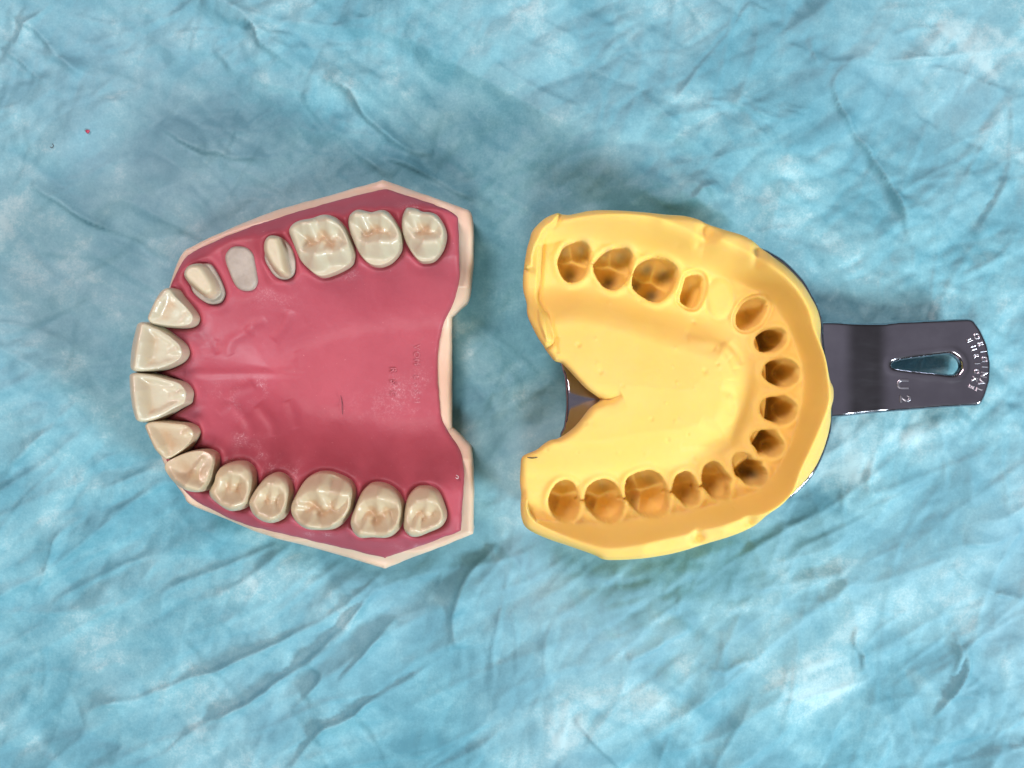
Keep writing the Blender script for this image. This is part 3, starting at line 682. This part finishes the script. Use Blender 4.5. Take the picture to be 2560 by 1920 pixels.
def build_model():
    root = thing('dental_model', 'pink and cream upper jaw model with sixteen teeth, beside the yellow impression', 'dental model')
    # cream base
    B = resample(catmull(U(np.array(MODEL_PX, float), 9.2), 5), 420)
    B = B + 0.10 * np.stack([fbm(B[:, 0], B[:, 1], 2.0, 3, 81), fbm(B[:, 0], B[:, 1], 2.0, 3, 85)], 1) * 0.8
    def zb(x, y, sd):
        z = np.minimum(gum_macro(x, y), 15.5) - 1.6
        z = np.where(sd < 8, np.minimum(z, 11.6 + 0 * z), z)
        z = np.clip(z, 5.5, 11.2)
        r = 0.9
        q = np.clip(sd / r, 0, 1)
        return z - r * (1 - np.sqrt(np.clip(1 - (1 - q) ** 2, 0, 1))) + 0.12 * fbm(x, y, 5, 3, 9)
    V, F, *_ = sheet(B, [], 0.3, zb, [(0.03, None, -1.0), (0.0, 4.5, 0), (-0.1, 0.8, 0), (-0.4, 0.0, 0), (-1.5, 0.0, 0)])
    link_mesh('base', V, F, M_BASE, root)
    # gum
    G = resample(catmull(U(np.array(GUM_PX, float), 12.6), 5), 460)
    wob = 0.22 * fbm(G[:, 0], G[:, 1], 2.5, 3, 61)
    cG = G.mean(0); dirv = (G - cG) / np.linalg.norm(G - cG, axis=1)[:, None]
    G = G + dirv * wob[:, None]
    aux = {}
    def zg(x, y, sd):
        z = gum_macro(x, y) + 0.25 * fbm(x, y, 7, 3, 15) + 0.05 * fbm(x, y, 1.3, 2, 16)
        for cv, pts, A, w in RUGAE:
            P = catmull(U(cv(pts), 12), 6, False)
            d, k, t = seg_near(x, y, P, False)
            tap = np.clip(np.sin(np.pi * (k + t) / (len(P) - 1)), 0, 1) ** 0.5
            z = z + A * tap * np.exp(-(d / w) ** 2)
        for t in TEETH:
            d = sdf_near(x, y, t['P'], 4)
            near = d < 50
            if t['kind'] == 'stub':
                z = np.where(near, z + (GUM_R - 0.1 - z) * np.exp(-(np.maximum(d, 0) / 1.6) ** 2), z)
            else:
                col_ = np.where(near, 0.42 * np.exp(-((d - 0.8) / 0.9) ** 2) - 0.5 * np.exp(-(np.maximum(d, 0) / 0.28) ** 2), 0)
                z = z + col_
            z = np.where(d < -0.6, z - 0.8, z)
        z = z - 0.3
        # lip where the gum meets the cream rim
        r = 0.7; q = np.clip(sd / r, 0, 1)
        z = z - r * (1 - np.sqrt(np.clip(1 - (1 - q) ** 2, 0, 1)))
        # circular mould mark
        c = U(np.array([1033.0, 829.0]), 9); rr = np.hypot(x - c[0], y - c[1]); R0 = 32 * PXMM * .96
        z = z + 0.07 * np.exp(-((rr - R0) / 0.16) ** 2) * sst(c[1] + 0.4 - y, 0, 0.8)
        s = np.zeros(len(x))
        for (cx, cy), rx, ry, a in SCUFF:
            p = U(np.array([cx, cy], float), 13); k = PXMM * .94
            s = np.maximum(s, a * np.exp(-(((x - p[0]) / (rx * k)) ** 2 + ((y - p[1]) / (ry * k)) ** 2)))
        s = s * sst(fbm(x, y, 1.6, 3, 71), -0.22, 0.25)
        aux['s'] = 0.62 * s
        return z
    V, F, X, Y, Z, sd = sheet(G, [], 0.2, zg, [(0.05, None, -0.5), (-0.1, None, -1.6), (-0.2, None, -3.5)])
    s = np.zeros(len(V)); s[:len(X)] = aux['s']
    link_mesh('gum', V, F, M_GUM, root, {'scuff': s})
    # teeth
    for t in TEETH: build_tooth(t, root)
    # raised mould lettering on the palate
    def zpal(x, y): return gum_macro(np.array([x]), np.array([y]))[0] - 0.3
    lettering('mould_lettering', [('VOM E-SM', (1041, 868), (1041, 1000), 15), ('RSC', (982, 925), (982, 985), 15)], 9.0, zpal, M_GUM, root, depth=0.05, bevel=0.05)
    return root

def lse(a, b, beta=5.0):
    m = np.maximum(a, b)
    return m + np.log(np.exp(beta * (a - m)) + np.exp(beta * (b - m))) / beta
def lsm(a, b, beta=5.0): return -lse(-a, -b, beta)

def ridge_field(x, y, R, zr, k, rnd=0.09):
    f_ = PXMM * (CAM_H - (GUM_R + R[:, 2] if zr > 18 else zr)) / CAM_H
    P = np.column_stack([(R[:, 0] - 1280) * f_, -(R[:, 1] - 960) * f_, R[:, 2]])
    if len(P) == 1: return P[0, 2] - k * (np.sqrt((x - P[0, 0]) ** 2 + (y - P[0, 1]) ** 2 + 0.8) - 0.9)
    out = np.full(len(x), -99.0)
    for a, b in zip(P[:-1], P[1:]):
        D = b[:2] - a[:2]; L = (D ** 2).sum() + 1e-9
        t = np.clip(((x - a[0]) * D[0] + (y - a[1]) * D[1]) / L, 0, 1)
        d = np.hypot(x - a[0] - t * D[0], y - a[1] - t * D[1])
        # rounded crest
        out = np.maximum(out, a[2] + t * (b[2] - a[2]) - k * (np.sqrt(d * d + rnd) - math.sqrt(rnd)))
    return out

def build_tooth(t, root):
    P = t['P']; c = t['c']; n = len(P); nr = 46
    u = np.linspace(0, 1, nr + 1)[1:]
    s = 1 - (1 - u) ** 1.7
    x = np.concatenate([[c[0]], (c[0] + s[:, None] * (P[:, 0] - c[0])).ravel()])
    y = np.concatenate([[c[1]], (c[1] + s[:, None] * (P[:, 1] - c[1])).ravel()])
    d = -sdf(x, y, P); d = np.maximum(d, 0)
    env = lambda dd, w, H, p=2.3: H * (1 - (1 - np.clip(dd / w, 0, 1)) ** p) ** (1 / p)
    stain = np.zeros(len(x)); cut = np.zeros(len(x))
    zr = GUM_R + 2.6
    if t['kind'] in ('molar', 'premolar', 'incisor', 'canine'):
        z = np.full(len(x), float(t['floor']) - (0.45 if t['kind'] in ('molar', 'premolar') else 0))
        fl = z.copy()
        front = t['kind'] in ('incisor', 'canine')
        if front:
            E0 = resample(U(t['rid'][0][:, :2], GUM_R + 7.2), 30, False); de, _, _ = seg_near(x, y, E0, False)
            z = t['floor'] + 0.4 + 1.7 * (1 - sst(de, 0.5, 5.5))
        for q, R in enumerate(t['rid']):
            kk = t['k'] * (1.25 if not front else (1.9 if q == 0 else 1.35))
            z = lse(z, ridge_field(x, y, R, zr, kk * 1.35, 0.45), 5.5)
        z = z + 0.10 * fbm(x, y, 1.4, 3, int(abs(c[0] * 10)))
        top = z.max() + 0.4
        e = env(d, t['w'], top)
        zz = lsm(z, e, 4.0)
        zz = np.where(d <= 1e-6, 0, np.maximum(zz, 0) * sst(d, -0.01, 0.02))
        if t['kind'] in ('molar', 'premolar'):
            stain = sst(t['floor'] + 1.35 + 0.6 * fbm(x, y, 2.0, 2, 5) - z, 0, 0.8) * sst(d, t['w'] * 0.9, t['w'] * 1.6)
            # the smooth inner slope outside the chewing table is not stained
            hull = np.vstack([U(R[:, :2], zr) for R in t['rid']])
            tc = hull.mean(0); rr = np.hypot(x - tc[0], y - tc[1]); rmax = np.percentile(np.hypot(hull[:, 0] - tc[0], hull[:, 1] - tc[1]), 80)
            stain *= 1 - sst(rr, rmax * 0.85, rmax * 1.2)
        else:
            stain = 0.8 * np.exp(-((de - 1.7) / 0.85) ** 2) * sst(d, 0.6, 1.5) * (0.6 + 0.8 * sst(fbm(x, y, 2.5, 2, 5), -0.4, 0.3))
    elif t['kind'] == 'prep':
        K = U(t['core'][:, :2], GUM_R + 3.2); K = resample(catmull(K.mean(0) + 1.10 * (K - K.mean(0)), 6), 80)
        dc = -sdf(x, y, K)
        tp = 0.72 * env(np.maximum(dc, 0), 1.3, t['H'], 2.0) - 0.10 * sst(dc, 0.7, 1.4)
        zz = 0.55 * env(d, 0.35, 1.0) + tp + 0.12 * fbm(x, y, 1.6, 3, 3)
        cut = 1 - sst(dc, -0.25, 0.25)
        stain = 0.5 * sst(dc, 0.0, 0.4) * (1 - sst(dc, 0.5, 1.0))
        zz = np.where(d <= 1e-6, 0, zz)
    else:
        zz = 0.75 * env(d, 0.6, 1.0) + 0.2 * env(d, 3.0, 1.0) + 0.06 * fbm(x, y, 1.2, 3, 3)
        cut = np.full(len(x), 0.9)
        zz = np.where(d <= 1e-6, 0, zz)
    z0 = GUM_R - (0.15 if t['kind'] != 'stub' else 0.35)
    z = z0 + zz
    V = [np.stack([x, y, z], 1)]
    o = P; base = 1 + nr * n
    last = 1 + (nr - 1) * n + np.arange(n)
    F = [[0, 1 + k, 1 + (k + 1) % n] for k in range(n)]
    for r in range(nr - 1):
        a = 1 + r * n; b = a + n
        for k in range(n):
            k2 = (k + 1) % n
            F.append([a + k, b + k, b + k2, a + k2])
    for (ins_, dz) in ((0.0, -0.5), (0.25, -1.3), (0.5, -2.6)):
        dirv = (o - c); dirv = dirv / np.linalg.norm(dirv, axis=1)[:, None]
        V.append(np.column_stack([o - dirv * ins_, np.full(n, z0 + dz)]))
        cur = base + np.arange(n); base += n
        for k in range(n):
            k2 = (k + 1) % n
            F.append([last[k], cur[k], cur[k2], last[k2]])
        last = cur
    area = 0.5 * np.sum(P[:, 0] * np.roll(P[:, 1], -1) - np.roll(P[:, 0], -1) * P[:, 1])
    if area < 0: F = [f[::-1] for f in F]
    V = np.vstack(V); pad = len(V) - len(x)
    ob = link_mesh('tooth', V, F, t['mat'], root, {'stain': np.concatenate([stain, np.zeros(pad)]), 'cut': np.concatenate([cut, np.full(pad, 1.0 if t['kind'] in ('prep', 'stub') else 0.0)])})
    if t['kind'] in ('prep', 'stub'): ob['label'] = t['label']
    return ob

# raised letters laid along a line or arc; tops of the letters point to +x, text runs towards -y
def lettering(name, lines, zref, zfun, mat, parent, depth=0.12, bevel=0.06, arc=None):
    VV = []; FF = []; base = 0
    for li, (text, p0, p1, size_px) in enumerate(lines):
        nL = len(text)
        for k, ch in enumerate(text):
            if ch == ' ': continue
            f = k / max(1, nL - 1)
            px = p0[0] + (p1[0] - p0[0]) * f; py = p0[1] + (p1[1] - p0[1]) * f
            rot = -math.pi / 2
            if arc:
                bulge = arc[li]; px += bulge * (1 - (2 * f - 1) ** 2); rot += math.atan2(4 * bulge * (2 * f - 1), abs(p1[1] - p0[1])) * 0.8 * -1
            cu = bpy.data.curves.new('glyph', 'FONT'); cu.body = ch; cu.align_x = 'CENTER'; cu.align_y = 'CENTER'
            cu.size = size_px * PXMM * 1.35; cu.extrude = depth; cu.bevel_depth = bevel; cu.bevel_resolution = 1; cu.resolution_u = 3
            ob = bpy.data.objects.new('glyph', cu); col.objects.link(ob)
            dg = bpy.context.evaluated_depsgraph_get()
            me = bpy.data.meshes.new_from_object(ob.evaluated_get(dg))
            w = U(np.array([px, py], float), zref)
            co = np.array([v.co[:] for v in me.vertices])
            if len(co):
                x = co[:, 0] * math.cos(rot) - co[:, 1] * math.sin(rot) + w[0]; y = co[:, 0] * math.sin(rot) + co[:, 1] * math.cos(rot) + w[1]
                z = co[:, 2] + np.array([float(zfun(a, b)) for a, b in zip(x, y)])
                VV.append(np.stack([x, y, z], 1)); FF += [[base + i for i in p.vertices] for p in me.polygons]; base += len(co)
            bpy.data.objects.remove(ob); bpy.data.curves.remove(cu); bpy.data.meshes.remove(me)
    return link_mesh(name, np.vstack(VV), FF, mat, parent, {'scuff': np.full(base, 0.25)}, smooth=False)

dental = build_model()

# ------------------------------------------------------------------ the impression in its metal tray
Z_A = 16.0
CAVP = []
for cdef in CAV: CAVP.append(resample(catmull(U(cdef['out'][:, :2], Z_A), 6), 110))
cc = [p.mean(0) for p in CAVP]
stubc = U(np.array([1800.0, 746.0]), Z_A)
line = cc[:4] + [stubc] + cc[4:]
PARCH = catmull(np.vstack([line[0] + [-14, -2], line[0] + [-7, -1]] + line + [line[-1] + [-7, 0.5], line[-1] + [-14, 1]]), 5, False)
CREST = catmull(U(np.array(CREST_PX, float), 20), 4, False)

def build_impression():
    root = thing('impression_tray', 'yellow silicone impression in a steel tray with slotted handle, right of the jaw model', 'impression tray')
    O = resample(catmull(U(np.array(PUTTY_PX, float), 19.0), 4), 520)
    strip = catmull(U(P1([(560,120),(500,300),(400,380),(352,480),(335,700),(322,950),(312,1130),(350,1250),(420,1350),(440,1480),(470,1640),(300,1700),(60,1200),(60,600),(200,250)]), 17), 4)
    flap = catmull(U(P1([(300,1250),(360,1330),(400,1480),(405,1640),(360,1600),(290,1400)]), 17), 4)
    dents = [((1763, 588), 18, 1.7, -2.1), ((1893, 632), 15, 1.2, -2.0), ((1738, 1340), 14, 1.4, -1.9), ((1866, 1303), 14, 1.2, -1.8), ((1650, 560), 18, 1.5, .5), ((1800, 606), 26, 1.8, .7), ((1600, 1365), 30, 1.8, .6), ((1800, 1318), 22, 1.4, .6),
             ((2050, 985), 30, 1.8, .5), ((1745, 612), 10, 1.0, -.9), ((1885, 660), 12, 1.0, -.9), ((1735, 1322), 9, 1.0, -.5)]
    RIDG = [(P2, [(100,1390),(260,1440),(420,1500),(560,1640)], .5, .9), (P4, [(560,0),(680,120),(720,240)], -.35, .6), (P4, [(480,0),(590,120),(640,280)], .45, .7), (P4, [(380,60),(480,160),(560,300),(570,420)], .35, .7),
            (P4, [(440,540),(560,560),(600,660),(560,820)], -.4, .7), (P4, [(520,600),(640,680),(620,860),(560,960)], .4, .7), (P4, [(200,900),(420,1000),(520,1100),(380,1180),(200,1220)], -.3, .9), (P4, [(0,1180),(200,1170),(400,1190)], -.25, .8),
            (P2, [(50,1350),(250,1420),(450,1560)], -.3, .8), (P3, [(520,210),(505,120),(510,0)], -.3, .3)]
    crease = catmull(U(P3([(1020,735),(1130,730),(1200,705),(1260,680)]), 20), 5, False)
    closed_crest = CREST
    aux = {}
    def zf(x, y, sd):
        d, _, _ = seg_near(x, y, PARCH, False)
        pal = inside(x, y, PARCH)
        dc, _, _ = seg_near(x, y, CREST, False)
        incr = inside(x, y, closed_crest)
        z_pal = Z_A + 4.6 * sst(d, 3.2, 10.5) + 0.8 * sst(d, 8, 20)
        xl, xh = U(np.array([[1320., 0], [1560., 0]]), 17)[:, 0]
        hc = 3.4 + 3.8 * sst(x, xl, xh)
        ant = sst(x, *U(np.array([[1820., 0], [1960., 0]]), 17)[:, 0])
        hc = hc + 2.4 * ant
        d3 = np.maximum(d - 3.3, 0); t = d3 / (d3 + dc + 1e-6)
        z_in = Z_A + hc * sst(t, 0.0, 1.0)
        t2 = dc / (dc + sd + 1e-6)
        z_out = Z_A + hc - (1.2 + 2.6 * ant) * t2 ** 1.4
        z = np.where(pal, z_pal, np.where(incr, z_in, z_out))
        # soften the joint between the fields
        z = z + 0.22 * fbm(x, y, 9, 3, 4) + 0.04 * fbm(x, y, 1.6, 2, 6)
        for (p, r, w, a) in dents:
            q = U(np.array(p, float), 20); z = z + a * np.exp(-((x - q[0]) ** 2 + (y - q[1]) ** 2) / (r * PXMM) ** 2)
        for cv, pts, A, w in RIDG:
            P = catmull(U(cv(pts), 18), 6, False); dd, k, tt = seg_near(x, y, P, False)
            z = z + A * np.clip(np.sin(np.pi * (k + tt) / (len(P) - 1)), 0, 1) ** 0.5 * np.exp(-(dd / w) ** 2)
        dd, k, tt = seg_near(x, y, crease, False)
        z = z - 2.2 * np.exp(-dd / 0.55) * (1 - (k + tt) / (len(crease) - 1)) ** 0.7
        ss = sdf(x, y, strip); z = z + 1.3 * sst(-ss, -0.05, 0.7) - 0.5 * np.exp(-((ss - 0.15) / 0.35) ** 2)
        fs = sdf(x, y, flap); z = z + 1.0 * sst(-fs, -0.05, 0.4)
        # flush stump imprint: a faint raised disc with a ring groove
        e = np.hypot((x - stubc[0]) / 2.1, (y - stubc[1]) / 3.2)
        z = z + 0.30 * (1 - sst(e, 0.6, 1.2)) - 0.18 * np.exp(-((e - 1.1) / 0.15) ** 2)
        # rounded outer edge
        r = 1.1; q = np.clip(sd / r, 0, 1)
        z = z - r * (1 - np.sqrt(np.clip(1 - (1 - q) ** 2, 0, 1)))
        # small bubbles and nicks
        Rb = random.Random(12)
        for _ in range(60):
            q = U(np.array([Rb.uniform(1310, 2060), Rb.uniform(540, 1390)]), 18); rb = Rb.uniform(0.18, 0.42); nb = (np.abs(x - q[0]) < 1.6) & (np.abs(y - q[1]) < 1.6)
            z[nb] += Rb.choice([-0.22, -0.15, 0.12]) * np.exp(-((x[nb] - q[0]) ** 2 + (y[nb] - q[1]) ** 2) / rb ** 2)
        z = z + 0.05 * fbm(x * 0.35 + y * 0.2, y - 0.3 * x, 1.1, 2, 44) * sst(fbm(x, y, 8, 2, 45), -0.1, 0.4)
        # slits joining neighbouring cavities
        for a_, b_, f_ in SLITS:
            dd, k, tt = seg_near(x, y, np.array([a_, b_]), False)
            z = z - f_ * np.exp(-(dd / 0.32) ** 2)
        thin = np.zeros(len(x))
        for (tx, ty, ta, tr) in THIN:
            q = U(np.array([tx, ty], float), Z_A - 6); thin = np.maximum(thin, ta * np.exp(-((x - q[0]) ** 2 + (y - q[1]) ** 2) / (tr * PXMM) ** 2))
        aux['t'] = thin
        # cavities
        for cdef, P in zip(CAV, CAVP):
            s = sdf_near(x, y, P, 3.0); near = s < 50
            m = near & (s < 0)
            z = np.where(near & (s >= 0), z + 0.45 * np.exp(-((s - 0.45) / 0.6) ** 2), z)
            if cdef['kind'] == 'prep':
                z = np.where(near & (s >= 0), z - 0.75 * (1 - sst(s, 0.45, 0.85)), z)
            xs = x[m]; ys = y[m]; si = -s[m]
            fl = np.full(len(xs), cdef['bed'] - 1.1 if cdef['kind'] != 'incisor' else 1.5)
            for R in cdef['pits']: fl = lse(fl, ridge_field(xs, ys, R, Z_A, cdef['k'] * (1.35 if cdef['kind'] != 'incisor' else 2.0)), 4.0)
            fl = fl + 0.08 * fbm(xs, ys, 1.0, 2, 8)
            w = 1.15 if cdef['kind'] != 'incisor' else 1.3
            wall = (fl.max() + 0.5) * (1 - (1 - np.clip(si / w, 0, 1)) ** 2.4) ** (1 / 2.4)
            dep = lsm(fl, wall, 4.0)
            dep = (1.42 if cdef['kind'] != 'incisor' else 1.5) * np.maximum(dep, 0)
            rim = Z_A + 0.30 if cdef['kind'] != 'prep' else Z_A - 0.45
            # rim level follows the surface at the edge
            zrim = np.maximum(z[m], Z_A - 0.6) + 0.36
            z[m] = zrim - dep
        return z
    V, F, *_ = sheet(O, [], 0.16, zf, [(0.10, None, -0.5), (0.10, None, -2.0), (-0.2, 11.0, 0), (-0.8, 6.0, 0), (-1.6, 2.0, 0)])
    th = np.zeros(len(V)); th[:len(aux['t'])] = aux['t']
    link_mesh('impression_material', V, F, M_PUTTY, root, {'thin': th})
    # pressed-in mirror writing is too faint to read; a few letters stay as shallow marks
    # metal tray under the silicone
    TRAY_PX = [(1404,908),(1412,940),(1416,985),(1416,1030),(1411,1070),(1403,1100),(1425,1200),(1500,1320),(1700,1335),(1890,1272),(1958,1247),(1985,1229),(2019,1195),(2041,1161),(2061,1113),(2073,1068),(2074,1020),(2068,960),(2058,900),(2053,850),(2051,806),(2041,772),(2026,741),(2005,706),(1966,665),(1932,641),(1890,625),(1740,590),(1500,580),(1405,650),(1395,800)]
    TP = U(np.array(TRAY_PX, float), 12.5); cT = TP.mean(0); TP[9:27] += 0.55 * ((TP - cT) / np.linalg.norm(TP - cT, axis=1)[:, None])[9:27]
    T = resample(catmull(TP, 5), 420)
    xr0, xr1 = U(np.array([[1560., 0], [1800., 0]]), 12)[:, 0]
    def zt(x, y, sd):
        d, _, _ = seg_near(x, y, PARCH, False); pal = inside(x, y, PARCH)
        z = np.where(pal, 1.2 + 9.8 * sst(d, 2, 9), 1.2)
        right = sst(x, xr0, xr1)
        rim = 12.5 * right + z * (1 - right)
        z = z + (rim - z) * (1 - sst(sd, 0.7, 2.0))
        c = U(np.array([1416., 1000.]), 11)
        back = 1 - sst(x, c[0] + 2, c[0] + 9)
        z = z + back * (11.0 - 0.055 * (y - c[1]) ** 2 - z) * (1 - right)
        r = 0.45; q = np.clip(sd / r, 0, 1)
        return z - r * (1 - np.sqrt(np.clip(1 - (1 - q) ** 2, 0, 1)))
    V, F, *_ = sheet(T, [], 0.3, zt, [(0.05, None, -0.5), (-0.25, None, -1.0), (-0.9, None, -1.05)])
    link_mesh('tray', V, F, M_METAL, root)
    # handle
    H_PX = [(2036,806),(2076,806),(2117,808),(2170,808.5),(2219,807.5),(2246,804),(2340,800),(2422,796),(2433,798),(2440,805),(2454,825.5),(2470,862),(2478,907),(2476.6,952),(2465,990.6),(2456,1008),(2447,1014),(2359,1019),(2235,1029),(2150,1036),(2072,1043),(2040,1045)]
    HP = U(np.array(H_PX), 8.0)
    Hs = resample(HP, 520)
    # light smoothing keeps the corners soft
    for _ in range(3): Hs = 0.5 * Hs + 0.25 * (np.roll(Hs, 1, 0) + np.roll(Hs, -1, 0))
    SL = resample(catmull(U(P7([(943,672),(962,640),(1080,606),(1300,572),(1530,540),(1600,548),(1668,610),(1692,690),(1668,755),(1605,798),(1380,768),(1150,742),(985,715),(950,698)]), 8.0), 5), 200)
    SL = np.stack([SL[:, 0], SL[:, 1].mean() + 0.86 * (SL[:, 1] - SL[:, 1].mean())], 1)
    bx = [U(np.array([[v, 0.]]), 8)[0, 0] for v in (2085, 2135, 2190, 2240)]
    def zh0(x, y):
        # flat - slope - flat, with tight rounded bends
        u = np.linspace(bx[0] - 6, bx[3] + 30, 800); g = sst(u, bx[0], bx[1]) * (1 - sst(u, bx[2], bx[3]))
        prof = 10.2 - 0.33 * np.concatenate([[0], np.cumsum(0.5 * (g[1:] + g[:-1]) * np.diff(u))])
        return np.interp(x, u, prof) + 0.012 * (x - bx[3]) + 0.0 * y
    def zh(x, y, sd):
        z = zh0(x, y) + 0.05 * fbm(x, y, 6, 2, 3)
        d, _, _ = seg_near(x, y, SL); r = 0.75
        q = np.clip(sd / 0.6, 0, 1)
        z = z - 0.6 * (1 - np.sqrt(np.clip(1 - (1 - q) ** 2, 0, 1)))
        # shallow raised roll round the slot
        z = z + 0.12 * np.exp(-((d - 0.9) / 0.5) ** 2)
        return z
    V, F, *_ = sheet(Hs, [SL], 0.2, zh, [(0.04, None, -0.4), (0.0, None, -0.8), (-0.5, None, -1.1)])
    handle = link_mesh('handle', V, F, M_METAL, root)
    handle['label'] = 'slotted steel handle with stamped lettering at its round end'
    zl = lambda x, y: zh0(np.array(x), np.array(y)) + 0.02
    lettering('stamped_lettering', [('ORIGINAL', (2441, 840), (2446, 974), 14), ('EHRICKE', (2422, 850), (2428, 966), 12)], 8.0, zl, M_LETTER, handle, depth=0.10, bevel=0.10, arc=[17, 17])
    lettering('size_stamp', [('U', (2256, 960), (2256, 960), 28), ('2', (2262, 997), (2262, 997), 26)], 8.0, zl, M_LETTER, handle, depth=0.08, bevel=0.09)
    return root

# spots where the silicone is so thin that the grey steel shows through
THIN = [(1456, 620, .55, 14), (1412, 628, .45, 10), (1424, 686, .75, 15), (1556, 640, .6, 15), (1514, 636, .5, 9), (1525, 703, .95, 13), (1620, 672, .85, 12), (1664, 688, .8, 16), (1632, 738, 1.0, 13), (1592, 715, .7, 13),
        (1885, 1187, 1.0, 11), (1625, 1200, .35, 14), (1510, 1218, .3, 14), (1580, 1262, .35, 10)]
SLITS = []
for (i, j, f) in ((14, 13, 1.6), (13, 12, 1.8), (12, 11, 1.6), (11, 10, 1.7), (0, 1, 0.8), (1, 2, 0.8)):
    a, b = CAVP[i], CAVP[j]
    D = np.hypot(a[:, None, 0] - b[None, :, 0], a[:, None, 1] - b[None, :, 1]); k = np.unravel_index(D.argmin(), D.shape)
    SLITS.append((a[k[0]] + (a[k[0]] - b[k[1]]) * 0.2, b[k[1]] + (b[k[1]] - a[k[0]]) * 0.2, f))
impression = build_impression()

# ------------------------------------------------------------------ small stray bits
def fibre(name, px, zf, r, mat, label, cat):
    P = np.array(px, float)
    z0 = zf; Q = catmull(U(P, z0), 6, False)
    n = 6; V = []; F = []
    for i, q in enumerate(Q):
        a = Q[max(i - 1, 0)]; b = Q[min(i + 1, len(Q) - 1)]; tdir = (b - a) / (np.linalg.norm(b - a) + 1e-9); nrm = np.array([-tdir[1], tdir[0]])
        zz = (drape_z(q[0], q[1]) + 0.12 if zf == 0 else zf) + 0.15 * math.sin(i * 0.9)
        rr = r * (0.5 + 0.5 * math.sin(math.pi * min(1, (i + 0.5) / len(Q))))
        for k in range(n):
            th = 2 * math.pi * k / n
            V.append((q[0] + nrm[0] * rr * math.cos(th), q[1] + nrm[1] * rr * math.cos(th), zz + rr * math.sin(th)))
    for i in range(len(Q) - 1):
        for k in range(n):
            F.append([i * n + k, (i + 1) * n + k, (i + 1) * n + (k + 1) % n, i * n + (k + 1) % n])
    o = link_mesh(name, np.array(V), F, mat); o['label'] = label; o['category'] = cat
    return o
fibre('fibre', [(132,371),(138,373),(141,368),(137,362)], 0, 0.06, M_HAIR, 'tiny curled dark fibre on the drape, left of the pink crumb', 'fibre')
fibre('fibre', [(1318,1143),(1330,1145),(1344,1143)], 18.6, 0.10, M_HAIR, 'short dark fibre on the corner of the yellow impression', 'fibre')
fibre('fibre', [(852,988),(855,1008),(856,1036)], 8.7, 0.05, M_HAIR, 'thin dark fibre lying on the pink palate of the jaw model', 'fibre')
fibre('lint', [(1140,1187),(1146,1192),(1143,1197),(1139,1193)], 16.0, 0.08, M_LINT, 'pale curl of lint on the pink gum behind the last molar', 'lint')

def crumb():
    R = random.Random(3); c = U(np.array([225., 332.]), 0); z0 = drape_z(*c)
    V = []; F = []; nu, nv = 10, 7
    for j in range(nv + 1):
        ph = math.pi * j / nv
        for i in range(nu):
            th = 2 * math.pi * i / nu; r = 0.32 * (1 + 0.6 * (R.random() - 0.5) + 0.25 * math.sin(3 * th))
            V.append((c[0] + r * math.sin(ph) * math.cos(th), c[1] + r * math.sin(ph) * math.sin(th), z0 + 0.2 + 0.6 * r * math.cos(ph)))
    for j in range(nv):
        for i in range(nu):
            F.append([j * nu + i, (j + 1) * nu + i, (j + 1) * nu + (i + 1) % nu, j * nu + (i + 1) % nu])
    o = link_mesh('crumb', np.array(V), F, M_CRUMB); o['label'] = 'tiny bright pink crumb lying alone on the blue drape'; o['category'] = 'crumb'
crumb()
